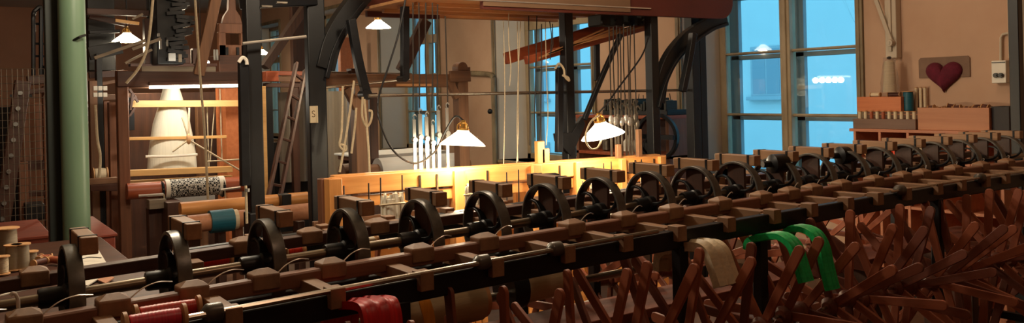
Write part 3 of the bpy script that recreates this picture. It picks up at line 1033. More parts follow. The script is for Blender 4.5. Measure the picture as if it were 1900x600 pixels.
bundle(708, 748, 364, 418, 4.16, 'white warp bundle behind the fourth wooden hanger block')
bundle(864, 890, 346, 396, 4.2, 'white warp bundle beside the honey loom post under the lamp')
bundle(1072, 1092, 372, 400, 4.1, 'white warp bundle seen through the eighth black wheel')
bundle(1098, 1132, 328, 372, 4.3, 'white warp bundle under the right end of the honey loom beam')
bundle(1192, 1218, 314, 350, 4.3, 'short white warp bundle at the honey loom\'s last post')

# ================================================================== gantry over the honey loom
YG = 4.62
mat('casing_red', (96, 44, 34), .5, 0, .15, (2, 2, 2))
mat('casing_tan', (126, 98, 74), .6, 0, .1, (2, 2, 2))
mat('plywood', (200, 146, 96), .6, 0, .14, (2, 14, 14))
mat('pulley_green', (40, 42, 38), .55, .1, .3, (12, 12, 12))
gt = empty('lever_gantry', (PY(1212, 200, YG).x, YG, 0), 'black iron gantry with a red-brown casing over the honey loom', 'gantry')
zb_ = PY(1200, 30, YG).z
xr = PY(1357, 20, YG).x
xl = PY(736, 0, YG + .1).x
xm = PY(1165, 20, YG).x
xn = PY(893, 10, YG).x


def casing(x0, x1, rnd, m_, y0=YG - .02, y1=YG + .02, z0=0, z1=.5):
    poly = [(x0, y0, zb_ + z0), (x1 - rnd, y0, zb_ + z0)]
    for k in range(1, 9):
        a = -pi / 2 + pi / 2 * k / 8
        poly.append((x1 - rnd + rnd * cos(a), y0, zb_ + z0 + rnd + rnd * sin(a)))
    poly += [(x1, y0, zb_ + z1), (x0, y0, zb_ + z1)]
    return MB().prism(poly, (0, y1 - y0, 0)).build('casing', m_, gt, .004)


casing(xn, xr, .14, 'casing_red')
MB().bb((xn, YG - .03, zb_ + .02), (xm, YG - .02, zb_ + .5)).build('casing_sheet', 'casing_tan', gt, .002)
MB().bb((xl, YG + .02, zb_ + .07), (xn + .02, YG + .06, zb_ + .5)).build('casing', 'casing_red', gt, .004)
MB().bb((xn - .35, YG - .035, zb_ + .05), (xm + .2, YG - .02, zb_ + .058)).build('edge_strip', 'bright_steel', gt)
# plywood underside with a wavy rear edge
ys_ = YG + 1.15
xl += .12
poly = [(xl, YG + .06, zb_ + .06)]
poly += [(xm + .3, YG + .06, zb_ + .06), (xm + .3, ys_ - .5, zb_ + .06)]
for k in range(13):
    f = k / 12
    poly.append((xm + .25 - (xm + .25 - xl) * f, ys_ - .35 + .35 * f + .1 * sin(9 * f), zb_ + .06))
MB().prism(poly, (0, 0, .02)).build('underside_board', 'plywood', gt, .002)
for k in range(4):
    MB().bb((xl + .1, YG + .25 + .24 * k, zb_ + .035), (xm + .1, YG + .29 + .24 * k, zb_ + .06)).build('batten', 'plywood', gt, .002)
MB().bb((xl + .05, YG + .9, zb_ + .02), (xn + .2, YG + .94, zb_ + .3)).build('rear_fascia', 'casing_red', gt, .003)


def vpost(px, w, Y, z1, name='post', m_='black_paint', par=None, d=None, z0=0):
    x = PY(px, 250, Y).x
    d = d or w
    return MB().bb((x - w / 2, Y - d / 2, z0), (x + w / 2, Y + d / 2, z1)).build(name, m_, par or gt, .005)


vpost(1213, .075, YG + .1, zb_ + .3)
vpost(1055, .075, YG + .25, zb_ + .06)
for px, w in ((1288, .085), (1302, .075)):
    vpost(px, w, YG + .22, zb_ + .3, 'rear_post')


def curved(pxs, Y, th, dep, name, m_, par):
    """curved band along pixel path in the plane Y, thickness th, depth dep"""
    path = bez([PY(x, y, Y) for x, y in pxs], 6)
    return MB().sweep(path, rect(dep, th) if 0 else [(-th / 2, -dep / 2), (th / 2, -dep / 2), (th / 2, dep / 2), (-th / 2, dep / 2)], (0, 1, 0)).build(name, m_, par, .004)


curved([(1220, 190), (1226, 150), (1242, 108), (1272, 72), (1310, 48), (1345, 36)], YG + .1, .11, .06, 'arch_brace', 'black_paint', gt)
curved([(1222, 200), (1232, 162), (1252, 118), (1282, 84), (1320, 56), (1350, 44)], YG + .06, .025, .03, 'arch_rib', 'black_iron', gt)
curved([(1286, 62), (1278, 110), (1266, 170)], YG + .0, .05, .05, 'hanging_bar', 'black_iron', gt)
curved([(1152, 64), (1118, 140), (1084, 222)], YG + .15, .035, .03, 'stay_rod', 'black_iron', gt)
curved([(1107, 60), (1107, 105), (1108, 150)], YG + .3, .045, .03, 'hanging_bar', 'black_iron', gt)
o_ = curved([(1038, 125), (1038, 200), (1037, 283)], YG + .15, .05, .04, 'tension_bar', 'black_iron', gt)
for zz in (150, 170):
    pass
MB().tube(bez([PY(x, y, YG + .1) for x, y in ((1030, 128), (1037, 118), (1046, 128), (1048, 142), (1056, 150), (1054, 144), (1044, 140))], 5), .008, 6).build('white_cord', 'cord_pale', gt)
p = PY(1060, 262, YG + .22)
MB().prism([PY(1032, 248, YG + .2), PY(1062, 246, YG + .2), PY(1082, 215, YG + .2), PY(1086, 232, YG + .2), PY(1070, 270, YG + .2), PY(1060, 290, YG + .2), PY(1034, 262, YG + .2)], (0, .04, 0)).build('cast_knee', 'black_iron', gt, .004)
# wooden levers sloping down from the pulley blocks
for (a, b), (c, d), Y, th in (((938, 109), (1165, 38), YG + .5, .085), ((976, 112), (1205, 47), YG + .3, .06)):
    p, q = PY(a, b, Y), PY(c, d, Y)
    lv = MB().bar(p, q, .05, th).build('lever', 'red_wood_x', gt, .005)
    lv['label'] = 'red-brown wooden lever'
for k in range(5):
    p, q = PY(1000 + 8 * k, 108 - 4 * k, YG + .25), PY(1120 + 18 * k, 54 - k, YG + .25)
    MB().bar(p, q, .014, .012).build('lever_slat', 'plywood', gt, .001)
for k in range(4):
    p = PY(1112 + 25 * k, 38, YG + .3)
    pb_ = MB().bb((p.x - .05, YG + .22, p.z - .045), (p.x + .045, YG + .38, p.z + .04)).build('pulley_block', 'pulley_green', gt, .008)
    MB().cyl((p.x - .03, YG + .22, p.z - .02), (p.x - .03, YG + .2, p.z - .02), .026, 14).build('sheave', 'black_iron', pb_)
# harness cords between the levers and the rods
rng = random.Random(3)
for px, yt, yb, c_ in ((766, 5, 205, 0), (777, 5, 200, 0), (790, 5, 205, 0), (802, 5, 200, 0), (812, 8, 200, 0), (826, 30, 200, 0),
                       (1130, 50, 200, 0), (1138, 50, 200, 0), (1144, 48, 195, 0), (1150, 52, 205, 0), (1157, 45, 195, 0), (1164, 52, 200, 0), (1170, 48, 205, 0), (1176, 46, 195, 0)):
    p, q = PY(px, yt, YG - .1), PY(px + 2 + rng.uniform(-3, 3), yb, YH + .13)
    MB().tube([p, p.lerp(q, .5) + V((rng.uniform(-.01, .01), 0, 0)), q], .0045, 5).build('harness_cord', 'cord_dark', gt)
for px, yt, yb, c_ in ((934, 40, 320, 1), (944, 24, 160, 1), (960, 40, 320, 1), (966, 40, 300, 1), (981, 30, 270, 0), (996, 30, 255, 0), (1005, 45, 268, 0), (1012, 40, 270, 1), (1020, 40, 110, 0), (1025, 45, 100, 0)):
    p, q = PY(px, yt, YG + .2), PY(px - 2 + rng.uniform(-4, 4), yb, YH + .12)
    MB().tube(bez([p, p.lerp(q, .4) + V((rng.uniform(-.015, .015), 0, 0)), p.lerp(q, .75) + V((rng.uniform(-.02, .02), 0, 0)), q], 4), .0032 if c_ else .004, 5).build('harness_cord', 'cord_pale' if c_ else 'cord_dark', gt)
# long steel rod at eye height
p, q = PY(684, 178, 4.9), PY(1278, 167, 4.9)
o = MB().tube([p, q], .011, 10).build('steel_rod', 'steel', None, loc=p)
tag(o, 'long thin steel rod stretched level above the honey loom', 'rod')

# cluttered side table with dark cast machine under the arch
tb_ = empty('dobby_machine', (PX(1215, 250, 5.3).x, PX(1215, 250, 5.3).y, 0), 'dark cast-iron dobby machine on a wooden stand against the wall, behind the tilted lamp', 'machine')
Xd = 5.35
p0, p1 = PX(1068, 215, Xd), PX(1240, 215, Xd)
zt_ = PX(1150, 214, Xd).z
zl_ = PX(1150, 284, Xd).z
MB().bb((Xd, p1.y, zt_ - .03), (Xd + .45, p0.y, zt_)).build('stand_top', 'red_wood_x', tb_, .003)
MB().bb((Xd, p1.y, zl_ - .03), (Xd + .45, p0.y, zl_)).build('stand_shelf', 'red_wood_x', tb_, .003)
for y in (p0.y - .04, p1.y):
    MB().bb((Xd + .0, y, 0), (Xd + .45, y + .04, zt_ - .03)).build('stand_side', 'red_wood_z', tb_, .003)
MB().bb((Xd + .43, p1.y + .04, .1), (Xd + .45, p0.y - .04, zt_ - .03)).build('stand_back', 'dark_wood_x', tb_)
pw = PX(1222, 250, Xd - .06)
wh_r = .21
MB().ring([(wh_r, -.025), (wh_r, .025), (wh_r - .03, .025), (wh_r - .03, -.025)], (Xd - .08, pw.y, pw.z - .02), (1, .3, 0), 36).build('fly_wheel', 'black_iron', tb_, .003)
MB().bar((Xd - .08, pw.y - wh_r, pw.z - .02), (Xd - .08, pw.y + wh_r, pw.z - .02), .03, .04).build('wheel_arm', 'black_iron', tb_)
MB().bar((Xd - .08, pw.y, pw.z - .02 - wh_r), (Xd - .08, pw.y, pw.z - .02 + wh_r), .03, .04).build('wheel_arm', 'black_iron', tb_)
a, b = PX(1125, 205, Xd + .1), PX(1245, 195, Xd + .1)
MB().bb((Xd + .05, b.y, zt_), (Xd + .3, a.y, zt_ + .05)).build('bed_plate', 'black_iron', tb_, .004)
rng = random.Random(9)
for k in range(26):
    f = (k + .5) / 26
    y = a.y + (b.y - a.y) * f
    hgt = rng.uniform(.04, .11)
    MB().bb((Xd + rng.uniform(.04, .1), y - .012, zt_ + .04), (Xd + rng.uniform(.14, .26), y + .014, zt_ + .05 + hgt)).build('jack', 'pulley_green' if k % 3 else 'dull_metal', tb_, .004)
for k in range(10):
    f = (k + .5) / 10
    y = a.y + (b.y - a.y) * f
    MB().tube([(Xd + .15, y, zt_ + .08), (Xd + .15 + rng.uniform(-.02, .02), y + rng.uniform(-.02, .02), zt_ + rng.uniform(.15, .26))], .004, 5).build('needle', 'black_iron', tb_)
for px, py, r_, m_ in ((1164, 265, .04, 'plastic_white'), (1180, 250, .03, 'dull_metal'), (1200, 262, .05, 'black_iron'), (1125, 268, .04, 'dull_metal')):
    p = PX(px, py, Xd + .12)
    MB().lathe([(r_ * .5, 0), (r_, .01), (r_, .1), (r_ * .4, .13), (r_ * .4, .16)], (Xd + .12, p.y, zl_), (0, 0, 1), 14).build('oil_can', m_, tb_)
# ================================================================== tall loom frame in the middle distance
YT = 5.7
tl = empty('tall_loom', (PY(855, 200, YT).x, YT, 0), 'tall dark timber loom frame with a cross-headed post before the third window', 'loom')
pc = PY(853, 112, YT)
x_ = pc.x
MB().bb((x_ - .045, YT - .045, 0), (x_ + .045, YT + .045, pc.z - .05)).cyl((x_, YT - .045, pc.z - .06), (x_, YT + .045, pc.z - .06), .045, 20).build('cross_post', 'brown_wood_z', tl, .003)
p, q = PY(834, 140, YT - .06), PY(872, 140, YT - .06)
zt_ = PY(853, 132, YT).z
MB().bb((p.x, YT - .075, zt_ - .085), (q.x, YT - .045, zt_)).build('cross_head', 'brown_wood_x', tl, .004)
p2 = PY(868, 126, YT)
MB().bb((p2.x - .06, YT - .04, zt_ - .02), (p2.x + .0, YT + .04, zt_ + .03)).build('cleat', 'brown_wood_x', tl, .004)
p, q = PY(596, 150, YT), PY(842, 150, YT)
MB().bar(p, q, .07, .1).build('top_beam', 'brown_wood_x', tl, .005)
p, q = PY(600, 136, YT + .3), PY(760, 139, YT + .3)
MB().bar(p, q, .08, .025).build('plank', 'grey_wood_x', tl, .003)
p, q = PY(735, 158, YT - .06), PY(800, 158, YT - .06)
MB().bar(p, q, .02, .02).build('batten', 'plywood', tl, .002)
curved([(832, 148), (848, 182)], YT - .03, .055, .05, 'brace', 'brown_wood_z', tl)
curved([(790, 38), (745, 132)], YT + .05, .085, .06, 'brace', 'dark_wood_z', tl)
vpost(668, .1, YT, PY(668, 152, YT).z, 'post', 'brown_wood_z', tl, .1)
vpost(657, .06, YT + .25, PY(657, 125, YT).z, 'post', 'dark_wood_z', tl, .1)
vpost(690, .07, YT + .6, PY(690, 172, YT).z, 'post', 'dark_wood_z', tl, .1)
curved([(642, 165), (664, 205)], YT - .02, .05, .05, 'brace', 'brown_wood_z', tl)
MB().tube([PY(600, 163, YT - .2), PY(760, 147, YT - .2)], .009, 8).build('rod', 'steel', tl)
# black rods hanging in front
hb = curved([(651, 36), (664, 110), (680, 176)], 5.2, .055, .05, 'swing_bar', 'black_iron', None)
tag(hb, 'slanted black iron bar hanging from the arch of the timber gantry', 'bar')
p = PY(680, 176, 5.18)
MB().cyl(p + V((0, -.02, 0)), p + V((0, .07, 0)), .034, 14).build('pivot', 'black_iron', hb)
hb = curved([(751, 12), (751, 70), (751, 148)], 5.0, .05, .045, 'hanging_bar', 'black_iron', None)
tag(hb, 'straight black iron bar hanging down before the third window', 'bar')
p = PY(751, 146, 4.97)
MB().cyl(p + V((0, -.01, 0)), p + V((0, .08, 0)), .022, 12).build('bolt', 'black_iron', hb)
# bent dark conduit and wall knob
p0 = PX(866, 136, 5.96); p1 = PX(912, 138, 5.96)
o = MB().tube(bez([PX(868, 136, 5.95), PX(905, 138, 5.95), PX(915, 144, 5.95), PX(916, 165, 5.95), PX(919, 310, 5.95)], 5), .035, 10).build('conduit_pipe', 'trim_paint', None, loc=PX(919, 310, 5.95))
tag(o, 'brown bent pipe running along the pier between the two middle windows', 'pipe')
p = PX(909, 207, 5.9)
kn = empty('coat_hook', (5.98, p.y, p.z), 'small black knob on the wall pier behind the upright lamp', 'hook')
MB().cyl((5.91, p.y, p.z), (5.995, p.y, p.z), .012, 10).build('stem', 'black_iron', kn)
MB().blob((5.9, p.y, p.z), (.03, .04, .035), 12, 8).build('knob', 'black_iron', kn)
# warping beam wound with white cloth behind the honey loom
YW = 6.1
mat('cloth_white', (206, 208, 206), .75, 0, .06, (4, 40, 40), .1)
wb = empty('warp_beam', (PY(745, 300, YW).x, YW, 0), 'thick roller wound with pale grey cloth behind the honey loom', 'roller')
a, b = PY(700, 302, YW), PY(846, 296, YW)
zr = (a.z + b.z) / 2 - .06
MB().lathe([(.02, 0), (.105, 0), (.105, b.x - a.x), (.02, b.x - a.x)], (a.x, YW, zr), (1, 0, 0), 28).build('cloth_roll', 'cloth_white', wb)
MB().lathe([(.02, 0), (.08, 0), (.08, .18), (.06, .19), (.06, .3), (.02, .3)], (a.x - .3, YW, zr), (1, 0, 0), 24).build('beam_end', 'brown_wood_x', wb)
MB().ring([(.085, 0), (.09, .02), (.085, .04), (.078, .02)], (a.x - .16, YW, zr), (1, 0, 0), 24).build('iron_band', 'black_iron', wb)
MB().cyl((b.x, YW, zr), (b.x + .12, YW, zr), .05, 16).build('beam_end', 'brown_wood_x', wb)
for x in (a.x - .2, b.x + .08):
    MB().bb((x - .035, YW - .06, 0), (x + .035, YW + .06, zr - .03)).build('trestle', 'dark_wood_z', wb, .004)
st = empty('cloth_table', (PY(700, 292, 7.2).x, 7.2, 0), 'low table under a pale sheet behind the cloth roller', 'table')
a, b = PY(668, 290, 7.0), PY(830, 286, 7.0)
z0_ = a.z
MB().bb((a.x, 7.0, z0_ - .02), (b.x, 7.6, z0_)).build('sheet', 'cloth_white', st, .006)
MB().bb((a.x, 6.992, z0_ - .1), (b.x, 7.0, z0_)).build('sheet_edge', 'cloth_white', st, .002)
MB().bb((a.x + .03, 7.03, z0_ - .06), (b.x - .03, 7.57, z0_ - .02)).build('table_top', 'dark_wood_x', st)
for x in (a.x + .08, b.x - .08):
    for y in (7.08, 7.5):
        MB().bb((x - .04, y - .04, 0), (x + .04, y + .04, z0_ - .06)).build('leg', 'dark_wood_z', st)
# ropes with loops at the loom's left end
for pxs, l_ in (([(657, 150), (650, 200), (640, 265), (630, 320)], 'pale rope slanting down to the honey loom\'s left end'),
                ([(673, 180), (672, 215), (680, 235), (688, 225), (690, 208), (684, 205)], 'pale rope ending in a loop beside the timber post'),
                ([(676, 184), (680, 230), (684, 280), (686, 330)], 'pale rope dropping behind the looped rope'),
                ([(636, 160), (634, 240), (630, 270), (640, 280), (642, 272), (632, 268)], 'pale rope with a small bow knot by the black post'),
                ([(661, 200), (659, 230), (655, 262), (652, 285)], 'short frayed rope against the timber post')):
    pp_ = bez([PY(x, y, 5.1) for x, y in pxs], 6)
    o = MB().tube(pp_, .008, 6).build('hanging_rope', 'cord_pale', None, loc=pp_[-1])
    tag(o, l_, 'rope', 'pale ropes at the loom\'s left end')
# ================================================================== green iron column
mat('green_paint', (112, 138, 112), .38, 0, .07, (3, 3, 1.2), .04, rgb2=(98, 124, 100))
mat('column_shade', (40, 46, 42), .6, 0, .1, (3, 3, 1))
YC = 5.0
pa, pb = PY(112, 200, YC), PY(164, 200, YC)
cxm = PD(137, 200, (PY(137, 200, YC) - CAM).dot(fw))
rc = ((pb - pa).length) / 2
o = MB().lathe([(rc, .12), (rc, CEIL - .1)], (cxm.x, YC, 0), (0, 0, 1), 40).lathe([(rc * 1.35, 0), (rc * 1.35, .08), (rc, .13)], (cxm.x, YC, 0), (0, 0, 1), 40).build('column', 'green_paint', None, loc=(cxm.x, YC, 0))
o['kind'] = 'structure'
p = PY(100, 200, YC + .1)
o = MB().bb((p.x - .035, YC + .08, 0), (p.x + .06, YC + .16, CEIL)).build('column', 'column_shade', None, .004, loc=(p.x, YC + .1, 0))  # added dark strip, painting the shaded left side of the round column
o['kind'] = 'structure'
p = PY(146, 71, YC - rc * .9)
wi = MB().tube([p + V((-.035, .01, -.018)), p + V((0, -.035, .004)), p + V((.03, -.02, .016))], .007, 6).build('cable_clip', 'cable_black', None, loc=p)
tag(wi, 'short dark cable clip sticking out of the green column', 'clip')

# ================================================================== black timber gantry (two posts, beam, arch)
YB1 = 5.4
g2 = empty('timber_gantry', (PY(590, 300, YB1).x, YB1, 0), 'black timber gantry of two posts with an arched brace left of the honey loom', 'gantry')
wpost = (PY(608, 250, YB1) - PY(569, 250, YB1)).length
xg = PY(589, 250, YB1).x
MB().bb((xg - wpost * .42, YB1 - wpost * .2, 0), (xg + wpost * .42, YB1 + wpost * .3, CEIL)).build('post', 'black_paint', g2, .008)
xh = PY(471, 250, YB1 - .2).x
MB().bb((xh - .045, YB1 - .25, 0), (xh + .045, YB1 - .16, CEIL)).build('post', 'black_paint', g2, .006)
zt = PY(470, 395, YB1 - .26).z
MB().bb((xh - .06, YB1 - .27, 0), (xh + .06, YB1 - .14, zt)).build('post_shoe', 'black_iron', g2, .01)
p, q = PY(466, 8, YB1 - .2), PY(580, 2, YB1)
MB().bar(p + V((-.05, 0, .05)), q + V((0, 0, .05)), .09, .16).build('cross_beam', 'black_paint', g2, .006)
for k, (x, y) in enumerate(((495, 12), (523, 5))):
    p = PY(x, y, YB1 - .26)
    MB().box(p, (.07, .02, .014)).build('iron_plate', 'dull_metal', g2, .003)
curved([(600, 128), (612, 82), (630, 46), (652, 14), (672, -10)], YB1, .13, .1, 'arch_brace', 'black_paint', g2)
curved([(606, 145), (618, 98), (636, 60), (658, 28), (676, 6)], YB1 - .05, .03, .03, 'arch_rib', 'black_iron', g2)
# tension bars hung on the slim post, with white cord
o = curved([(451, 112), (453, 230), (455, 345)], YB1 - .3, .055, .05, 'tension_bar', 'black_iron', g2)
MB().tube(bez([PY(x, y, YB1 - .34) for x, y in ((443, 116), (450, 107), (457, 112), (458, 120))], 5), .011, 6).build('white_cord', 'white_ceramic', o)
MB().tube([PY(456, 345, YB1 - .34), PY(458, 415, YB1 - .34)], .008, 6).build('cord', 'cord_pale', o)
MB().cyl(PY(459, 350, YB1 - .36), PY(459, 356, YB1 - .36), .014, 8).build('pulley', 'pale_metal', o)
o = MB().tube([PY(450, 81, YB1 - .35), PY(568, 68, YB1 - .35)], .01, 8).build('steel_rod', 'bright_steel', None, loc=PY(450, 81, YB1 - .35))
tag(o, 'short bright steel rod crossing the slim post and the broad post of the timber gantry', 'rod')
# number plate
p, q = PY(575, 197, YB1 - wpost * .2 - .012), PY(590, 228, YB1 - wpost * .2 - .012)
mat('plate_cream', (206, 190, 158), .5, 0, .05, (8, 8, 8))
mat('ink_brown', (96, 76, 52), .6, 0, 0)
yp = YB1 - wpost * .2
pt = empty('number_plate', ((p.x + q.x) / 2, yp - .012, q.z), 'small cream plate with a brown figure fixed on the broad black post', 'plate')
MB().bb((p.x, yp - .014, q.z), (q.x, yp - .001, p.z)).build('plate', 'plate_cream', pt, .002)
MB().bb((q.x - .012, yp - .018, q.z), (q.x, yp - .014, p.z)).build('rim', 'plate_cream', pt, .001)
cxp, czp = (p.x + q.x) / 2 - .004, (p.z + q.z) / 2 + .004
st_ = bez([V((cxp + .011 * x, yp - .0148, czp + .02 * y)) for x, y in ((.9, .75), (.2, 1), (-.7, .8), (-.75, .3), (0, 0), (.75, -.3), (.7, -.8), (-.2, -1), (-.9, -.75))], 4)
MB().sweep(st_, rect(.0045, .0008), (0, 1, 0)).build('figure', 'ink_brown', pt)

# ================================================================== the patterned-cloth loom
YJ = 8.0
jl = empty('jacquard_loom', (PY(330, 300, YJ).x, YJ, 0), 'tall wooden loom with a white warp and a roller of patterned black and white cloth', 'loom')
zJ = lambda px, py, Y=YJ: PY(px, py, Y).z


def jbar(x0, y0, x1, y1, Y, w, h, name, m_, **kw):
    return MB().bar(PY(x0, y0, Y), PY(x1, y1, Y), w, h).build(name, m_, jl, .004)


def jpost(px, py, w, name, m_, Y=YJ, d=.1):
    p = PY(px, py, Y)
    return MB().bb((p.x - w / 2, Y - d / 2, 0), (p.x + w / 2, Y + d / 2, p.z)).build(name, m_, jl, .005)


jpost(225, 131, .085, 'post', 'red_wood_z', YJ - .3)
jpost(428, 164, .14, 'post', 'box_orange', YJ + .5, .12)
jpost(406, 164, .05, 'post', 'box_orange', YJ + .9, .08)
jpost(371, 195, .085, 'post', 'brown_wood_z', YJ + 1.3, .1)
jpost(208, 190, .07, 'post', 'red_wood_z', YJ + .4, .1)
jpost(487, 160, .05, 'post', 'gold_x', YJ + .6, .06)
jbar(216, 147, 452, 147, YJ - .32, .1, .13, 'top_beam', 'dark_wood_x')
jbar(262, 130, 400, 131, YJ - .2, .02, .07, 'pale_board', 'grey_wood_x')
jbar(232, 161, 290, 160, YJ - .3, .06, .03, 'ledge', 'brown_wood_x')
jbar(243, 193, 446, 192, YJ + .1, .05, .062, 'harness_rail', 'gold_x')
jbar(234, 258, 420, 254, YJ + .15, .03, .028, 'cross_bar', 'gold_x')
jbar(234, 322, 430, 314, YJ - .05, .08, .055, 'breast_rail', 'gold_x')
jbar(234, 341, 430, 330, YJ + .05, .05, .05, 'breast_rail', 'gold_x')
jbar(163, 338, 217, 334, YJ - .1, .08, .05, 'side_rail', 'brown_wood_x')
jbar(166, 345, 300, 345, YJ + .2, .1, .09, 'side_rail', 'dark_wood_x')
# warp: a flattened sheaf that widens downward
mat('warp_thread', (236, 230, 210), .7, 0, .07, (120, 120, 2), .25)
prof = []
rows = [((303, 332), 164), ((300, 336), 175), ((293, 344), 200), ((284, 352), 228), ((279, 358), 258), ((275, 363), 288), ((273, 365), 316)]
rings = []
for (l, r), y in rows:
    a, b = PY(l, y, YJ + .25), PY(r, y, YJ + .25)
    rings.append((a, b))
vs, fs = [], []
K = 48
for a, b in rings:
    c = (a + b) / 2
    h = (b.x - a.x) / 2
    for k in range(K):
        t = 2 * pi * k / K
        rr = 1 + (.012 if k % 2 else -.012)
        vs.append(V((c.x + h * rr * cos(t), c.y + .1 * rr * sin(t), c.z)))
for i in range(len(rings) - 1):
    for k in range(K):
        j = (k + 1) % K
        fs.append((i * K + k, i * K + j, (i + 1) * K + j, (i + 1) * K + k))
fs.append(tuple(range(K))); fs.append(tuple((len(rings) - 1) * K + k for k in range(K)))
MB().add(vs, fs).build('warp', 'warp_thread', jl, 0, 60)
a, b = PY(270, 291, YJ + .1), PY(366, 287, YJ + .1)
MB().tube([a, a.lerp(b, .5) + V((0, 0, -.006)), b], .012, 8).build('lease_rod', 'paper', jl)
# cloth roller
p0, p1 = PY(235, 356, YJ - .45), PY(458, 341, YJ - .45)
zr = (p0.z + p1.z) / 2
MB().tube([p0, p1], .068, 24).build('cloth_roller', 'red_wood_x', jl)


def pattern_mat():
    m = bpy.data.materials.new('patterned_cloth')
    m.use_nodes = True
    nt = m.node_tree
    b = nt.nodes['Principled BSDF']
    b.inputs['Roughness'].default_value = .7
    L = nt.links.new
    tc = nt.nodes.new('ShaderNodeTexCoord')
    mp = nt.nodes.new('ShaderNodeMapping')
    mp.inputs['Rotation'].default_value = (R(35), 0, R(12))
    ck = nt.nodes.new('ShaderNodeTexChecker'); ck.inputs['Scale'].default_value = 58
    c2 = nt.nodes.new('ShaderNodeTexChecker'); c2.inputs['Scale'].default_value = 21
    mp2 = nt.nodes.new('ShaderNodeMapping'); mp2.inputs['Rotation'].default_value = (R(-35), R(20), R(45))
    mx = nt.nodes.new('ShaderNodeMixRGB'); mx.blend_type = 'DIFFERENCE'; mx.inputs[0].default_value = 1
    for c in (ck, c2):
        c.inputs['Color1'].default_value = (.62, .60, .55, 1); c.inputs['Color2'].default_value = (.03, .03, .035, 1)
    L(tc.outputs['Object'], mp.inputs['Vector']); L(tc.outputs['Object'], mp2.inputs['Vector'])
    L(mp.outputs[0], ck.inputs['Vector']); L(mp2.outputs[0], c2.inputs['Vector'])
    L(ck.outputs[0], mx.inputs[1]); L(c2.outputs[0], mx.inputs[2])
    L(mx.outputs[0], b.inputs['Base Color'])
    MATS['patterned_cloth'] = m


pattern_mat()
f0, f1 = (303 - 235) / 223, (410 - 235) / 223
a, b = p0.lerp(p1, f0), p0.lerp(p1, f1)
cl = MB().tube([a, b], .08, 28).build('patterned_cloth', 'patterned_cloth', jl)
cl['label'] = 'black and white patterned woven cloth'
for u, w in ((a, (b - a).normalized() * .03), (b, (a - b).normalized() * .04)):
    MB().tube([u - w * .2, u + w], .082, 28).build('selvedge', 'paper', cl)
for x, yy in ((300, 356), (412, 347)):
    p = PY(x, yy, YJ - .45)
    MB().ring([(.084, -.012), (.092, 0), (.084, .012), (.07, 0)], (p.x, YJ - .45, p.z), (1, 0, 0), 20).build('iron_ring', 'black_iron', jl)
    MB().tube([(p.x, YJ - .53, p.z + .03), (p.x, YJ - .54, p.z - .06), (p.x + .01, YJ - .53, p.z - .16)], .006, 5).build('tie_string', 'cord_pale', jl)
for a, b in (((257, 364), (303, 361)), ((409, 353), (446, 348))):
    MB().tube([PY(*a, YJ - .56), PY(*b, YJ - .56)], .012, 8).build('temple_rod', 'bright_steel', jl)
# apron board and boxes under the roller
p, q = PY(322, 362, YJ - .2), PY(398, 372, YJ - .2)
MB().bb((p.x, YJ - .22, q.z), (q.x, YJ - .2, p.z)).build('apron_cloth', 'cloth_white', jl, .002)
p, q = PY(276, 372, YJ - .6), PY(308, 386, YJ - .6)
MB().bb((p.x, YJ - .62, q.z), (q.x, YJ - .5, p.z)).build('comb', 'grey_wood_x', jl, .002)
p, q = PY(308, 376, YJ - .7), PY(338, 398, YJ - .7)
MB().bb((p.x, YJ - .75, q.z - .25), (q.x, YJ - .45, p.z)).build('bracket_block', 'dark_wood_z', jl, .004)
p, q = PY(275, 388, YJ - .5), PY(330, 440, YJ - .5)
MB().bb((p.x, YJ - .52, 0), (q.x, YJ - .4, p.z)).build('apron_panel', 'dark_wood_z', jl, .004)
# lower rollers
for (x0, y0, x1, y1), Y, r_, m_ in (((334, 389, 570, 368), YJ - 1.1, .055, 'honey_x'), ((348, 417, 575, 392), YJ - 1.5, .065, 'box_brown')):
    MB().tube([PY(x0, y0, Y), PY(x1, y1, Y)], r_, 20).build('lower_roller', m_, jl)
Y = YJ - 1.5
t_ = lambda x: PY(x, 417 - 25 * (x - 348) / 227, Y)
MB().tube([t_(389), t_(432)], .085, 24).build('teal_cloth', 'teal_thread', jl)['label'] = 'dark teal cloth wound on the roller'
MB().tube([t_(432), t_(440)], .075, 24).build('wound_thread', 'cream_thread', jl)
p = PY(533, 372, YJ - 1.2)
MB().bb((p.x - .05, YJ - 1.22, p.z - .12), (p.x + .03, YJ - 1.1, p.z + .05)).build('roller_bearing', 'black_iron', jl, .005)
for x in (360, 408, 440, 555):
    p = PY(x, 410, Y + .2)
    MB().bb((p.x - .03, Y + .15, 0), (p.x + .03, Y + .25, p.z)).build('trestle_leg', 'dark_wood_z' if x != 440 else 'red_wood_z', jl, .003)
# ropes, pulley knot
kx = PY(350, 258, YJ - .2)
MB().blob(kx, (.022, .022, .05), 10, 7).build('pear_knob', 'bobbin_wood', jl)
for a, b in (((350, 252), (351, 200)), ((349, 253), (338, 218)), ((347, 262), (320, 282)), ((354, 262), (448, 318)), ((384, 300), (446, 296))):
    MB().tube([PY(*a, YJ - .2), PY(*b, YJ - .2)], .008, 6).build('cord', 'cord_pale', jl)
for a, b in (((384, 196), (388, 316)), ((398, 196), (390, 300)), ((408, 165), (412, 300))):
    MB().tube([PY(*a, YJ + .3), PY(*b, YJ + .3)], .006, 5).build('cord', 'cord_pale', jl)
for k, (a, b) in enumerate((((246, 172), (242, 205)), ((252, 178), (238, 196)), ((240, 165), (256, 190)), ((250, 200), (240, 216)))):
    MB().bar(PY(*a, YJ - .1 + .05 * k), PY(*b, YJ - .1 + .05 * k), .03, .02).build('jack_lever', 'dark_wood_z', jl, .002)
p, q = PY(236, 243, YJ), PY(246, 180, YJ)
MB().bb((p.x, YJ + .1, p.z), (q.x + .03, YJ + .14, q.z)).build('heddle_frame', 'black_iron', jl, .004)
